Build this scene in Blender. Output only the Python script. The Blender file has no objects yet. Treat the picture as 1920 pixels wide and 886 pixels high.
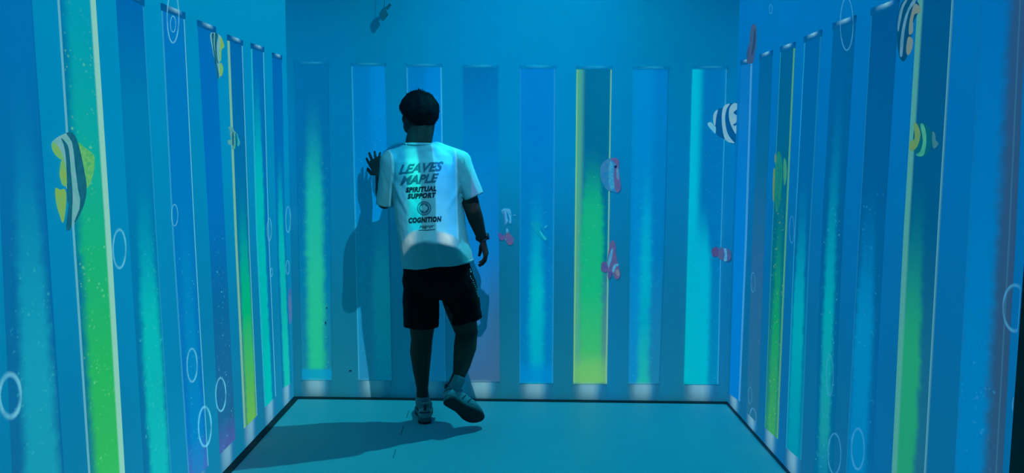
import bpy, bmesh, math, random
from mathutils import Vector, Matrix, noise
from mathutils.bvhtree import BVHTree
random.seed(7)
S = bpy.context.scene
COL = S.collection
PI = math.pi

def lin(c, k=1.0):
    o = []
    for v in c[:3]:
        v = v/255.0
        o.append((v/12.92 if v <= .04045 else ((v+.055)/1.055)**2.4)*k)
    return (*o, 1.0)

# ------------------------------------------------------------------ camera
FPX, PITCH, YAW, ROLL, CAMZ = 1500.7, .0927, -.00114, .0115, 1.38
_cy, _sy, _cp, _sp = math.cos(YAW), math.sin(YAW), math.cos(PITCH), math.sin(PITCH)
FW = Vector((_sy*_cp, _cy*_cp, -_sp))
_r = Vector((_cy, -_sy, 0)); _u = _r.cross(FW)
RT = math.cos(ROLL)*_r + math.sin(ROLL)*_u
UP = -math.sin(ROLL)*_r + math.cos(ROLL)*_u
CP = Vector((0, 0, CAMZ))
cd = bpy.data.cameras.new('camera'); cam = bpy.data.objects.new('camera', cd); COL.objects.link(cam)
cd.sensor_width = 36; cd.lens = 36*FPX/1920; cd.clip_start = .02
M = Matrix((RT, UP, -FW)).transposed().to_4x4(); M.translation = CP
cam.matrix_world = M
S.camera = cam
# ------------------------------------------------------------------ view, world, projectors
S.view_settings.view_transform = 'Standard'; S.view_settings.look = 'None'
S.view_settings.exposure = 0; S.view_settings.gamma = 1; S.view_settings.use_curve_mapping = False
world = bpy.data.worlds.new('dim_room'); S.world = world; world.use_nodes = True
world.node_tree.nodes['Background'].inputs[0].default_value = (.0, .38, .38, 1)
world.node_tree.nodes['Background'].inputs[1].default_value = .17
EM_LEFT, EM_RIGHT, EM_BACK, GOBO = .82, .78, .02, 1.0          # how strongly each projected picture shines
PB = Vector((-.10, 3.10, 2.42))     # ceiling projector for the back wall
PL = Vector((.33, 4.42, 2.36))      # ceiling projector shining down over the floor from the right
PL_POWER, PL_A, PL_B = .95, (20, 150, 160), (0, 142, 168)

# ------------------------------------------------------------------ room measures
D, XL0, XR0, KL, KR, HC = 4.563, -1.268, 1.262, -.0076, .0056, 2.75
def ray(px, py): return FW + (px-960)/FPX*RT - (py-443)/FPX*UP
def W(px, py, Y):                                # photo point at depth Y
    d = ray(px, py); return CP + d*(Y/d.y)
def on(side, px, py, off=0.0):                   # photo point on a wall, a little proud of it
    d = ray(px, py)
    if side == 'B': return CP + d*((D-off)/d.y)
    if side == 'L':                              # x = XL0 + KL z + off
        s = (XL0+off+KL*CAMZ)/(d.x-KL*d.z)
    else:
        s = (XR0-off-KR*CAMZ)/(d.x+KR*d.z)
    return CP + d*s
NRM = {'B': Vector((0, -1, 0)), 'L': Vector((1, 0, 0)), 'R': Vector((-1, 0, 0))}

# ------------------------------------------------------------------ object helpers
def link(o, parent=None):
    COL.objects.link(o)
    if parent: o.parent = parent
    return o
def mesh_obj(name, verts, faces, mat, parent=None, smooth=False, uvs=None):
    me = bpy.data.meshes.new(name); me.from_pydata([tuple(v) for v in verts], [], faces); me.update()
    if uvs:
        ul = me.uv_layers.new(name='UVMap')
        for lp in me.loops: ul.data[lp.index].uv = uvs[lp.vertex_index]
    if mat: me.materials.append(mat)
    if smooth:
        for p in me.polygons: p.use_smooth = True
    o = bpy.data.objects.new(name, me)
    if parent is not None:                       # vertices are given in world space
        me.transform(Matrix.Translation(-parent_origin(parent)))
    return link(o, parent)
def parent_origin(p):
    v = Vector(p.location); q = p.parent
    while q: v += Vector(q.location); q = q.parent
    return v
def bm_obj(name, bm, mat, parent=None, smooth=True):
    me = bpy.data.meshes.new(name); bmesh.ops.recalc_face_normals(bm, faces=bm.faces); bm.to_mesh(me); bm.free()
    if mat: me.materials.append(mat)
    for p in me.polygons: p.use_smooth = smooth
    o = bpy.data.objects.new(name, me)
    if parent is not None: me.transform(Matrix.Translation(-parent_origin(parent)))
    return link(o, parent)
def empty(name, loc, label, cat, group=None):
    o = bpy.data.objects.new(name, None); o.location = loc; o.empty_display_size = .05; link(o)
    return tag(o, label, cat, group)
def tag(o, label=None, cat=None, group=None, kind=None):
    if label: o['label'] = label
    if cat: o['category'] = cat
    if group: o['group'] = group
    if kind: o['kind'] = kind
    return o
def box(name, x0, x1, y0, y1, z0, z1, mat, parent=None, bev=0):
    bm = bmesh.new(); bmesh.ops.create_cube(bm, size=1)
    for v in bm.verts: v.co = Vector(((x0+x1)/2+v.co.x*(x1-x0), (y0+y1)/2+v.co.y*(y1-y0), (z0+z1)/2+v.co.z*(z1-z0)))
    if bev: bmesh.ops.bevel(bm, geom=bm.edges[:], offset=bev, segments=2, affect='EDGES')
    return bm_obj(name, bm, mat, parent, False)

# ------------------------------------------------------------------ node helper
class NT:
    def __init__(s, nt): s.nt = nt
    def n(s, t, **k):
        x = s.nt.nodes.new(t)
        for a, b in k.items(): setattr(x, a, b)
        return x
    def put(s, sock, v):
        if isinstance(v, bpy.types.NodeSocket): s.nt.links.new(v, sock)
        else: sock.default_value = v
    def m(s, op, a, b=0.0, c=None, clamp=False):
        x = s.n('ShaderNodeMath', operation=op); x.use_clamp = clamp
        s.put(x.inputs[0], a); s.put(x.inputs[1], b)
        if c is not None: s.put(x.inputs[2], c)
        return x.outputs[0]
    def ss(s, v, a, b, lo=0.0, hi=1.0):           # smooth step from a (lo) to b (hi)
        x = s.n('ShaderNodeMapRange', interpolation_type='SMOOTHSTEP')
        if a > b: a, b, lo, hi = b, a, hi, lo
        s.put(x.inputs[0], v); x.inputs[1].default_value = a; x.inputs[2].default_value = b
        x.inputs[3].default_value = lo; x.inputs[4].default_value = hi
        return x.outputs[0]
    def mix(s, f, a, b, blend='MIX'):
        x = s.n('ShaderNodeMix', data_type='RGBA', blend_type=blend)
        s.put(x.inputs[0], f); s.put(x.inputs[6], a); s.put(x.inputs[7], b)
        return x.outputs[2]
    def ramp(s, f, stops):
        x = s.n('ShaderNodeValToRGB'); r = x.color_ramp
        while len(r.elements) < len(stops): r.elements.new(.5)
        for e, (p, c) in zip(r.elements, sorted(stops)): e.position = p; e.color = c
        s.put(x.inputs[0], f); return x.outputs[0]
    def xyz(s, a, b, c=0.0):
        x = s.n('ShaderNodeCombineXYZ')
        for i, v in enumerate((a, b, c)): s.put(x.inputs[i], v)
        return x.outputs[0]
    def sep(s, v):
        x = s.n('ShaderNodeSeparateXYZ'); s.put(x.inputs[0], v); return x.outputs
    def noise(s, v, scale, detail=2.0):
        x = s.n('ShaderNodeTexNoise'); s.put(x.inputs['Vector'], v); x.inputs['Scale'].default_value = scale
        x.inputs['Detail'].default_value = detail; return x.outputs[0]
    def dots(s, v, scale, r0, r1):
        x = s.n('ShaderNodeTexVoronoi'); s.put(x.inputs['Vector'], v); x.inputs['Scale'].default_value = scale
        return s.ss(x.outputs['Distance'], r0, r1)

def new_mat(name):
    m = bpy.data.materials.new(name); m.use_nodes = True; t = NT(m.node_tree)
    return m, t, m.node_tree.nodes['Principled BSDF']
def plain(name, col, rough=.6, metal=0.0, bump=0, bscale=200, var=0.0):
    m, t, p = new_mat(name)
    p.inputs['Roughness'].default_value = rough; p.inputs['Metallic'].default_value = metal
    tc = t.n('ShaderNodeTexCoord').outputs['Object']
    nz = t.noise(tc, bscale, 3)
    c0 = tuple(v*(1-var) for v in col[:3])+(1,); c1 = tuple(min(1, v*(1+var)) for v in col[:3])+(1,)
    t.put(p.inputs['Base Color'], t.mix(nz, c0, c1))
    if bump:
        b = t.n('ShaderNodeBump'); b.inputs['Strength'].default_value = bump; b.inputs['Distance'].default_value = .002
        t.put(b.inputs['Height'], nz); t.put(p.inputs['Normal'], b.outputs[0])
    return m
def picture(name, side, build, alpha=None, lit=False):
    """surface that shows a projected picture: build(t, u, v) gives the colour the photograph shows"""
    m, t, p = new_mat(name)
    uv = t.sep(t.n('ShaderNodeTexCoord').outputs['UV'])
    c = build(t, uv[0], uv[1])
    p.inputs['Roughness'].default_value = .75; p.inputs['Specular IOR Level'].default_value = .15
    if side == 'B' and not lit:                   # part of the projected picture is painted in, the projector lamp adds the rest
        g = t.n('ShaderNodeGamma'); t.put(g.inputs[0], c); g.inputs[1].default_value = .3
        t.put(p.inputs['Base Color'], g.outputs[0]); em = EM_BACK
    else:
        t.put(p.inputs['Base Color'], t.mix(1.0, c, (.35, .35, .35, 1), 'MULTIPLY'))
        em = EM_LEFT if side == 'L' else EM_RIGHT if side == 'R' else .72  # projected light built into the surface as its own glow
    t.put(p.inputs['Emission Color'], c); p.inputs['Emission Strength'].default_value = em
    if alpha: t.put(p.inputs['Alpha'], alpha(t, uv[0], uv[1]))
    return m

# ------------------------------------------------------------------ pictures
def backdrop(side):
    if side == 'L':
        st = [(0, lin((22, 122, 158))), (.25, lin((8, 126, 172))), (.55, lin((0, 137, 186))), (.8, lin((0, 146, 193))), (1, lin((0, 134, 190)))]
    elif side == 'R':
        st = [(0, lin((18, 108, 152))), (.25, lin((8, 108, 158))), (.55, lin((0, 112, 178))), (.8, lin((0, 118, 184))), (1, lin((0, 116, 182)))]
    else:
        st = [(0, lin((14, 100, 132))), (.2, lin((6, 98, 140))), (.5, lin((0, 106, 158))), (.78, lin((0, 112, 160))), (1, lin((0, 92, 142)))]
    def f(t, u, v):                               # u, v in 0..1 over the picture
        c = t.ramp(v, st)
        n1 = t.noise(t.xyz(t.m('MULTIPLY', u, 5.0), t.m('MULTIPLY', v, 1.6)), 1.0, 1.0)
        c = t.mix(t.ss(n1, .35, .75, 0, .5), c, lin((0, 155, 202)) if side == 'L' else lin((0, 112, 185)))
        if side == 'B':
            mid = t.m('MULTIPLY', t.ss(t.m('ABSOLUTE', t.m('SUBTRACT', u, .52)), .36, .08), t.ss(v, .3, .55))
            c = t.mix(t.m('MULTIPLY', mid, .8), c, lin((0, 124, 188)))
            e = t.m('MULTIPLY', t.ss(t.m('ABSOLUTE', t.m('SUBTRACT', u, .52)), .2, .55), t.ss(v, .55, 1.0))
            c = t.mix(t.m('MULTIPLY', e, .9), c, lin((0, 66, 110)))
        return c
    return f

def tube_pic(q):
    """picture of one bubble tube; u runs left to right, v bottom to top"""
    def f(t, u, v):
        c = t.ramp(v, [(p, lin(k)) for p, k in q['base']])
        nz = t.noise(t.xyz(t.m('MULTIPLY', u, 3.0), t.m('MULTIPLY', v, 48.0), q.get('seed', 0)), 1.0, 2.0)
        if 'side' in q:                           # broad soft stripe: centre, half width, colour, strength
            for (cc, hw, k, a) in q['side']:
                d = t.m('ABSOLUTE', t.m('SUBTRACT', u, cc))
                c = t.mix(t.ss(d, hw*.35, hw, a, 0), c, lin(k))
        if 'glow' in q:
            gc, gw, vt, cone, gcol = q['glow']
            d = t.m('ABSOLUTE', t.m('SUBTRACT', u, gc))
            d = t.m('ADD', d, t.m('MULTIPLY', t.m('SUBTRACT', nz, .5), q.get('rough', .20)))
            d = t.m('ADD', d, t.m('MULTIPLY', t.m('MAXIMUM', t.m('SUBTRACT', v, vt-cone), 0.0), gw/cone*.36))
            soft = q.get('soft', .55)
            mk = t.m('MULTIPLY', t.ss(d, gw*(1-soft), gw*(1+soft*.35), 1, 0), t.ss(v, vt-cone*.9, vt+.05, 1, 0))
            c = t.mix(t.m('MULTIPLY', mk, q.get('ga', 1.0)), c, t.ramp(v, [(p, lin(k)) for p, k in gcol]))
        if 'dots' in q:
            r, dv, k, a = q['dots']
            asp = q.get('asp', 13.0)
            vv = t.xyz(t.m('MULTIPLY', u, 1.0), t.m('MULTIPLY', v, asp), q.get('seed', 0))
            m1 = t.m('ADD', t.dots(vv, 5.5, r*.8, r*.3), t.m('MULTIPLY', t.dots(vv, 9.0, r*.9, r*.4), .6), clamp=True)
            edge = t.ss(t.m('ABSOLUTE', t.m('SUBTRACT', u, .5)), .48, .40)
            zone = t.m('MULTIPLY', t.ss(v, dv+.08, dv-.06), t.ss(t.noise(vv, 3.1, 1.0), .42, .62))
            c = t.mix(t.m('MULTIPLY', t.m('MULTIPLY', m1, zone), t.m('MULTIPLY', edge, a)), c, lin(k))
        if 'foot' in q:                           # differently coloured end of the tube
            vf, k, a = q['foot']
            c = t.mix(t.ss(v, vf*1.5, vf*.5, 0, a) if q.get('softfoot') else t.ss(v, vf*1.05, vf*.95, 0, a), c, lin(k))
        for (uu, hw, k, a) in q.get('line', ()):
            c = t.mix(t.ss(t.m('ABSOLUTE', t.m('SUBTRACT', u, uu)), hw*.5, hw, a, 0), c, lin(k))
        return c
    return f
def foot_pic(t, u, v):
    return t.ramp(u, [(0, lin((60, 120, 160))), (.38, lin((112, 172, 196))), (.55, lin((120, 178, 200))), (.75, lin((40, 130, 180))), (1, lin((30, 110, 160)))])
def foot_alpha(t, u, v):
    a = t.m('MULTIPLY', t.ss(u, .02, .34), t.ss(u, .98, .66))
    return t.m('MULTIPLY', t.m('MULTIPLY', a, t.ss(v, -.4, .8, .2, 1)), .8)
def cap_pic(t, u, v):
    c = t.ramp(u, [(0, lin((0, 84, 138))), (.16, lin((0, 90, 150))), (.5, lin((110, 178, 205))), (.6, lin((130, 196, 216))), (.85, lin((0, 104, 172))), (1, lin((0, 74, 126)))])
    return t.mix(t.ss(v, .9, .2), c, lin((0, 92, 148)))
WHT = (150, 215, 225); LN = (70, 175, 215)
TUBES = [
 # side, left edge (photo points, top to bottom), right edge, cap (or None), look, label
 ('L', [(-18, 0), (2, 443), (22, 886)], [(57, 0), (88, 443), (118, 886)], 0,
  dict(base=[(0, (20, 108, 150)), (.5, (8, 112, 165)), (1, (0, 118, 186))], glow=(.56, .40, .80, .45, [(0, (30, 160, 180)), (.6, (15, 160, 190)), (1, (0, 145, 200))]), soft=.5, dots=(.3, .6, (60, 190, 200), .5), line=[(.98, .02, (0, 105, 170), .6)]),
  'wide blue green bubble tube at the left edge, its inner edge and top cut off'),
 ('L', [(107, 0), (136, 443), (165, 886)], [(177, 0), (206, 443), (232, 886)], 0,
  dict(base=[(0, (25, 118, 140)), (.6, (0, 125, 160)), (1, (0, 120, 175))], glow=(.58, .50, 1.35, .3, [(0, (62, 190, 95)), (.35, (40, 188, 100)), (.55, (25, 182, 125)), (.75, (12, 172, 165)), (1, (0, 158, 190))]), soft=.45, dots=(.3, .9, (120, 215, 150), .6), line=[(.94, .13, (150, 215, 195), .9), (.01, .025, (110, 190, 205), .8)]),
  'bright green bubble tube behind the large striped fish, pale strip down its edge'),
 ('L', [(216, -14), (242, 443), (270, 886)], [(267, 12), (292, 443), (320, 886)], 6,
  dict(base=[(0, (15, 110, 155)), (.5, (0, 124, 172)), (.8, (0, 128, 178)), (1, (0, 106, 176))], glow=(.55, .42, .68, .35, [(0, (20, 180, 182)), (.4, (8, 190, 186)), (.7, (0, 165, 195))]), soft=.5, dots=(.3, .55, (70, 205, 200), .5), line=[(.98, .03, (40, 160, 205), .6)]),
  'turquoise bubble tube to the right of the bright green one on the left wall'),
 ('L', [(302, 20), (323, 443), (352, 886)], [(344, 36), (364, 443), (390, 886)], 8,
  dict(base=[(0, (70, 108, 185)), (.09, (10, 118, 190)), (.5, (0, 125, 190)), (1, (0, 122, 192))], glow=(.5, .35, .62, .4, [(0, (0, 138, 196)), (.6, (0, 158, 198))]), ga=.6, dots=(.22, .5, (80, 190, 220), .7), line=[(.98, .03, (110, 200, 215), .8), (.01, .02, (60, 170, 210), .6)]),
  'pale blue bubble tube with three rings floating over it and a purplish foot'),
 ('L', [(370, 50), (392, 443), (412, 850)], [(402, 62), (421, 443), (440, 822)], 8,
  dict(base=[(0, (75, 100, 170)), (.08, (30, 104, 150)), (.35, (10, 108, 160)), (.6, (0, 115, 190)), (1, (0, 112, 185))], dots=(.28, .5, (90, 185, 215), .9)),
  'dark blue bubble tube full of small specks, striped fish at its top'),
 ('L', [(426, 76), (440, 443), (457, 802)], [(453, 86), (466, 443), (481, 778)], 8,
  dict(base=[(0, (60, 130, 130)), (.5, (0, 118, 160)), (1, (0, 106, 172))], glow=(.55, .42, .62, .3, [(0, (110, 190, 90)), (.12, (80, 188, 95)), (.3, (0, 185, 120)), (.6, (0, 170, 175))]), soft=.5, line=[(.03, .10, (130, 195, 160), .85), (.98, .05, (120, 200, 210), .7)]),
  'slim green bubble tube with yellowish foot and a small fish on its left edge'),
 ('L', [(470, 91), (480, 443), (496, 763)], [(493, 98), (503, 443), (516, 742)], 8,
  dict(base=[(0, (8, 122, 165)), (.5, (0, 116, 176)), (1, (0, 112, 180))], glow=(.33, .36, .95, .35, [(0, (0, 188, 180)), (.6, (0, 186, 186)), (1, (0, 172, 196))]), soft=.4, line=[(.98, .05, (100, 200, 220), .85), (.02, .06, (40, 190, 205), .7)]),
  'slim turquoise bubble tube, second from the left corner on the left wall'),
 ('L', [(510, 108), (518, 443), (529, 727)], [(527, 113), (534, 443), (546, 717)], 7,
  dict(base=[(0, (10, 120, 160)), (.5, (0, 120, 180)), (1, (0, 105, 178))], glow=(.48, .38, .72, .3, [(0, (20, 188, 175)), (.6, (0, 178, 186))]), soft=.5),
  'narrowest turquoise bubble tube on the left wall, right beside the corner'),
 ('B', [(553, 122), (566, 712)], [(616, 122), (622, 712)], 6,
  dict(base=[(0, (15, 110, 145)), (.3, (0, 108, 158)), (.6, (0, 100, 158)), (1, (0, 98, 156))], glow=(.5, .33, .90, .35, [(0, (25, 172, 135)), (.3, (28, 174, 142)), (.6, (18, 166, 158)), (1, (0, 130, 155))]), soft=.6, dots=(.28, .72, (110, 210, 160), .7), foot=(.035, (0, 132, 188), .8)),
  'green glowing bubble tube, leftmost on the back wall'),
 ('B', [(659, 124), (672, 712)], [(722, 124), (735, 712)], 6,
  dict(base=[(0, (25, 118, 168)), (.3, (0, 122, 182)), (.6, (0, 116, 188)), (1, (0, 108, 176))], side=[(.85, .45, (0, 128, 206), .65)], glow=(.78, .36, .50, .25, [(0, (0, 150, 198)), (.15, (0, 190, 208)), (.4, (10, 214, 218))]), ga=1.0, dots=(.3, .82, (70, 185, 225), .6), line=[(.01, .02, (60, 180, 220), .8)]),
  'blue bubble tube behind the raised hand of the man'),
 ('B', [(762, 126), (775, 714)], [(828, 126), (836, 714)], 6,
  dict(base=[(0, (30, 150, 215)), (.3, (10, 136, 230)), (.5, (0, 130, 222)), (.7, (0, 118, 196)), (1, (0, 108, 178))], side=[(.88, .5, (0, 130, 220), .5)], line=[(.015, .022, (50, 165, 215), .7), (.985, .022, (70, 180, 230), .8)]),
  'blue bubble tube directly behind the head of the man'),
 ('B', [(868, 128), (872, 715)], [(934, 128), (937, 715)], 6,
  dict(base=[(0, (52, 92, 138)), (.2, (38, 98, 148)), (.42, (5, 112, 190)), (.7, (0, 114, 190)), (1, (0, 98, 164))], glow=(.42, .4, .6, .3, [(0, (50, 92, 140)), (.4, (0, 122, 208))]), ga=.5, dots=(.24, .55, (70, 160, 215), .4)),
  'dull blue bubble tube above the right hand of the man, turning greyish purple below'),
 ('B', [(975, 129), (974, 718)], [(1041, 129), (1037, 718)], 6,
  dict(base=[(0, (0, 112, 175)), (.5, (0, 112, 182)), (1, (0, 112, 196))], glow=(.5, .27, .68, .45, [(0, (0, 150, 188)), (.3, (0, 168, 190)), (.6, (0, 150, 200))]), soft=.7, dots=(.26, .6, (60, 190, 205), .7), foot=(.055, (0, 124, 198), .8), softfoot=1, line=[(.01, .02, (30, 140, 205), .6), (.985, .02, (40, 150, 210), .7)]),
  'blue bubble tube with a cyan core, left of the yellow-edged green tube'),
 ('B', [(1081, 130), (1078, 440), (1075, 719)], [(1147, 130), (1142, 440), (1138, 719)], 6,
  dict(base=[(0, (80, 140, 125)), (.4, (0, 105, 140)), (.7, (0, 96, 140)), (1, (0, 94, 140))], side=[(0, .28, (70, 160, 135), .85)], glow=(.5, .36, .72, .2, [(0, (90, 178, 90)), (.12, (50, 172, 105)), (.3, (15, 170, 118)), (.75, (10, 160, 125))]), soft=.35, dots=(.26, .72, (150, 200, 130), .75), foot=(.07, (110, 180, 95), .55), softfoot=1, line=[(.012, .025, (150, 195, 110), .9), (.985, .025, (140, 195, 150), .9)]),
  'green bubble tube with yellow outlines on the back wall'),
 ('B', [(1187, 131), (1181, 440), (1178, 719)], [(1253, 131), (1246, 440), (1236, 719)], 6,
  dict(base=[(0, (20, 112, 155)), (.4, (0, 110, 172)), (1, (0, 112, 184))], side=[(.3, .45, (0, 128, 196), .7)], glow=(.48, .22, .70, .4, [(0, (25, 165, 155)), (.2, (0, 150, 180)), (.55, (0, 165, 198))]), soft=.7, dots=(.26, .66, (60, 185, 210), .7)),
  'blue bubble tube with a narrow cyan core, right of the yellow-edged green tube'),
 ('B', [(1298, 130), (1290, 440), (1282, 720)], [(1363, 130), (1353, 440), (1347, 720)], 6,
  dict(base=[(0, (0, 120, 160)), (.5, (0, 104, 162)), (1, (0, 104, 164))], side=[(.0, .42, (0, 172, 200), .95)], glow=(.28, .46, .56, .18, [(0, (0, 166, 184)), (.6, (0, 162, 192))]), soft=.3, rough=.06, dots=(.26, .8, (50, 170, 205), .6), line=[(.985, .02, (60, 170, 215), .8)]),
  'bubble tube half filled with flat cyan, rightmost on the back wall'),
 ('R', [(1391, 122), (1378, 443), (1369, 738)], [(1411, 119), (1401, 443), (1388, 752)], 6,
  dict(base=[(0, (0, 128, 208)), (.5, (0, 128, 208)), (1, (10, 118, 186))], line=[(.95, .08, (80, 165, 215), .7)]),
  'plain bright blue bubble tube in the right corner, brown fish over its cap'),
 ('R', [(1426, 112), (1412, 443), (1401, 772)], [(1449, 104), (1434, 443), (1421, 793)], 7,
  dict(base=[(0, (35, 112, 148)), (.4, (38, 104, 152)), (.7, (8, 106, 152)), (1, (0, 98, 150))], dots=(.26, .5, (120, 130, 140), .6)),
  'dull grey blue bubble tube, second from the corner on the right wall'),
 ('R', [(1465, 98), (1449, 443), (1435, 800)], [(1491, 90), (1475, 443), (1459, 822)], 9,
  dict(base=[(0, (40, 140, 120)), (.4, (0, 112, 130)), (.7, (0, 102, 138)), (1, (0, 94, 142))], glow=(.55, .34, .62, .4, [(0, (60, 165, 100)), (.3, (15, 160, 105)), (.6, (30, 150, 110))]), soft=.6, dots=(.26, .6, (150, 200, 120), .7), line=[(.98, .06, (90, 170, 130), .85), (.01, .04, (60, 160, 170), .7)]),
  'slim green bubble tube holding a dim upright fish on the right wall'),
 ('R', [(1510, 80), (1491, 443), (1475, 838)], [(1541, 68), (1520, 443), (1503, 862)], 10,
  dict(base=[(0, (0, 135, 165)), (.5, (0, 102, 158)), (1, (0, 100, 162))], glow=(.48, .40, .66, .35, [(0, (0, 150, 175)), (.3, (0, 168, 182)), (.6, (0, 155, 185))]), soft=.4, line=[(.02, .05, (40, 160, 200), .8), (.98, .04, (30, 140, 185), .5)]),
  'cyan bubble tube between the slim green tube and the ring-crossed tube'),
 ('R', [(1564, 56), (1542, 443), (1528, 886)], [(1605, 42), (1580, 443), (1562, 886)], 13,
  dict(base=[(0, (0, 112, 155)), (.5, (0, 98, 152)), (1, (0, 96, 152))], glow=(.5, .33, .92, .6, [(0, (10, 120, 170)), (.12, (25, 155, 165)), (.4, (0, 168, 180)), (.8, (0, 135, 180))]), soft=.6, dots=(.26, .6, (80, 195, 195), .6)),
  'teal bubble tube on the right wall with a large ring over its cap'),
 ('R', [(1636, 30), (1612, 443), (1588, 886)], [(1686, 12), (1658, 443), (1636, 886)], 16,
  dict(base=[(0, (10, 108, 165)), (.5, (0, 98, 152)), (1, (0, 88, 145))], glow=(.42, .44, .66, .3, [(0, (0, 130, 188)), (.4, (0, 138, 190)), (.7, (0, 120, 185))]), soft=.5, dots=(.28, .66, (40, 155, 205), .6), line=[(.01, .02, (40, 140, 185), .6)]),
  'dark blue bubble tube left of the wide green tube on the right wall'),
 ('R', [(1723, 0), (1696, 443), (1674, 886)], [(1789, 0), (1762, 443), (1737, 886)], 0,
  dict(base=[(0, (35, 115, 140)), (.4, (20, 105, 140)), (.6, (0, 92, 136)), (1, (0, 88, 140))], glow=(.38, .36, .66, .3, [(0, (40, 160, 120)), (.4, (35, 162, 118)), (.66, (10, 140, 140))]), soft=.45, line=[(.03, .18, (85, 170, 160), .85), (.985, .02, (95, 170, 190), .85)]),
  'wide green bubble tube on the right wall, its top cut off by the frame'),
 ('R', [(1842, 0), (1817, 443), (1792, 886)], [(1925, 0), (1905, 443), (1880, 886)], 0,
  dict(base=[(0, (30, 100, 140)), (.5, (35, 88, 130)), (1, (20, 92, 150))], side=[(.95, .3, (50, 85, 120), .6)], glow=(.30, .42, 1.3, .2, [(0, (0, 128, 186)), (.4, (0, 128, 190)), (1, (0, 112, 182))]), soft=.5, dots=(.3, .45, (50, 150, 205), .5), line=[(.9, .02, (60, 125, 160), .5)]),
  'broad blue bubble tube at the far right beside the dark wall end'),
]

# ------------------------------------------------------------------ structure
def wall_mesh(name, quad, nx, nz, mat, thick):
    """quad: (p00, p10, p01, p11) = bottom-left, bottom-right, top-left, top-right seen from the room"""
    a, b, c, d = [Vector(q) for q in quad]
    n = (b-a).cross(c-a).normalized()
    vs, uv, fs = [], [], []
    for j in range(nz+1):
        for i in range(nx+1):
            u, v = i/nx, j/nz
            vs.append((a*(1-u)+b*u)*(1-v)+(c*(1-u)+d*u)*v); uv.append((u, v))
    k = len(vs)
    for j in range(nz):
        for i in range(nx):
            q = j*(nx+1)+i; fs.append((q, q+1, q+nx+2, q+nx+1))
    for p in (a, b, d, c): vs.append(p-n*thick); uv.append((.5, .5))
    fs.append((k+3, k+2, k+1, k)); c0, c1, c2, c3 = 0, nx, (nz+1)*(nx+1)-1, nz*(nx+1)
    fs.append(tuple(range(0, nx+1))[::-1]+(k, k+1)[0:0]+(k, k+1)) if False else None
    for e0, e1, s0, s1 in ((c0, c1, k, k+1), (c1, c2, k+1, k+2), (c2, c3, k+2, k+3), (c3, c0, k+3, k)):
        fs.append((e1, e0, s0, s1))
    fs = [f for f in fs if f]
    o = mesh_obj(name, vs, fs, mat, None, False, uv)
    return tag(o, kind='structure')
def xl(z): return XL0+KL*z
def xr(z): return XR0-KR*z
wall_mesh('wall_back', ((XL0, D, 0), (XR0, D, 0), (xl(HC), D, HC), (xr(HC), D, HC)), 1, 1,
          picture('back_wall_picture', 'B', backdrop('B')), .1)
wall_mesh('wall_left', ((XL0, -1.0, 0), (XL0, D, 0), (xl(HC), -1.0, HC), (xl(HC), D, HC)), 1, 1,
          picture('left_wall_picture', 'L', backdrop('L')), .1)
YE = 1.948
wall_mesh('wall_right', ((XR0, D, 0), (XR0, YE, 0), (xr(HC), D, HC), (xr(HC), YE, HC)), 1, 1,
          picture('right_wall_picture', 'R', backdrop('R')), .1)
M_dark = plain('dark_paint', (.014, .013, .013), .8, var=.1)  # near-black for the ceiling and the upright past the right wall
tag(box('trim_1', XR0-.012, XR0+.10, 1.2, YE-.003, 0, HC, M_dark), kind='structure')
# floor: pale vinyl sheet
m, t, p = new_mat('floor_vinyl')
tc = t.n('ShaderNodeTexCoord').outputs['Object']
n1 = t.noise(tc, 2.2, 3); n2 = t.noise(tc, 60, 2)
c = t.mix(n1, (.30, .46, .52, 1), (.38, .52, .57, 1)); c = t.mix(t.ss(n2, .72, .78, 0, .35), c, (.2, .3, .33, 1))
t.put(p.inputs['Base Color'], c); p.inputs['Roughness'].default_value = .5; p.inputs['Specular IOR Level'].default_value = .25
tag(box('floor', XL0+.035, XR0-.014, -1.0, D-.036, -.05, 0, m), kind='structure')
M_gap = plain('dark_gap', (.010, .02, .026), .8)
M_gap2 = plain('grey_gap', (.05, .10, .13), .8)
tag(box('floor_gap_back', XL0, XR0, D-.036, D, -.05, .004, M_gap), kind='structure')  # flat strips stand in for the open gap round the floor sheet
tag(box('floor_gap_left', XL0, XL0+.035, -1.0, D-.036, -.05, .004, M_gap), kind='structure')
tag(box('floor_gap_right', XR0-.014, XR0, YE, D-.036, -.05, .004, M_gap2), kind='structure')
tag(box('ceiling', XL0-.1, XR0+.1, 1.2, D+.1, HC, HC+.08, M_dark), kind='structure')
# lighter worn lips of the floor sheet along the back wall
a = -1.25
seam = []
for k, (x0, y0, x1, y1) in enumerate([(767, 769, 762, 783), (757, 798, 751, 815), (742, 842, 737, 858)]):
    pa, pb = ray(x0, y0), ray(x1, y1)
    seam.append((CP+pa*(CAMZ/-pa.z), CP+pb*(CAMZ/-pb.z)))
vs, fs = [], []
for a, b in seam:
    k = len(vs)
    for q in (a, b):
        for dx in (-.001, .0012):
            for z in (.0, .0012): vs.append((q.x+dx, q.y, z))
    fs += [(k+1, k+3, k+7, k+5), (k, k+1, k+5, k+4), (k+2, k+6, k+7, k+3), (k, k+2, k+3, k+1), (k+4, k+5, k+7, k+6)]
tag(mesh_obj('trim_2', vs, fs, M_gap), kind='structure')

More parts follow.
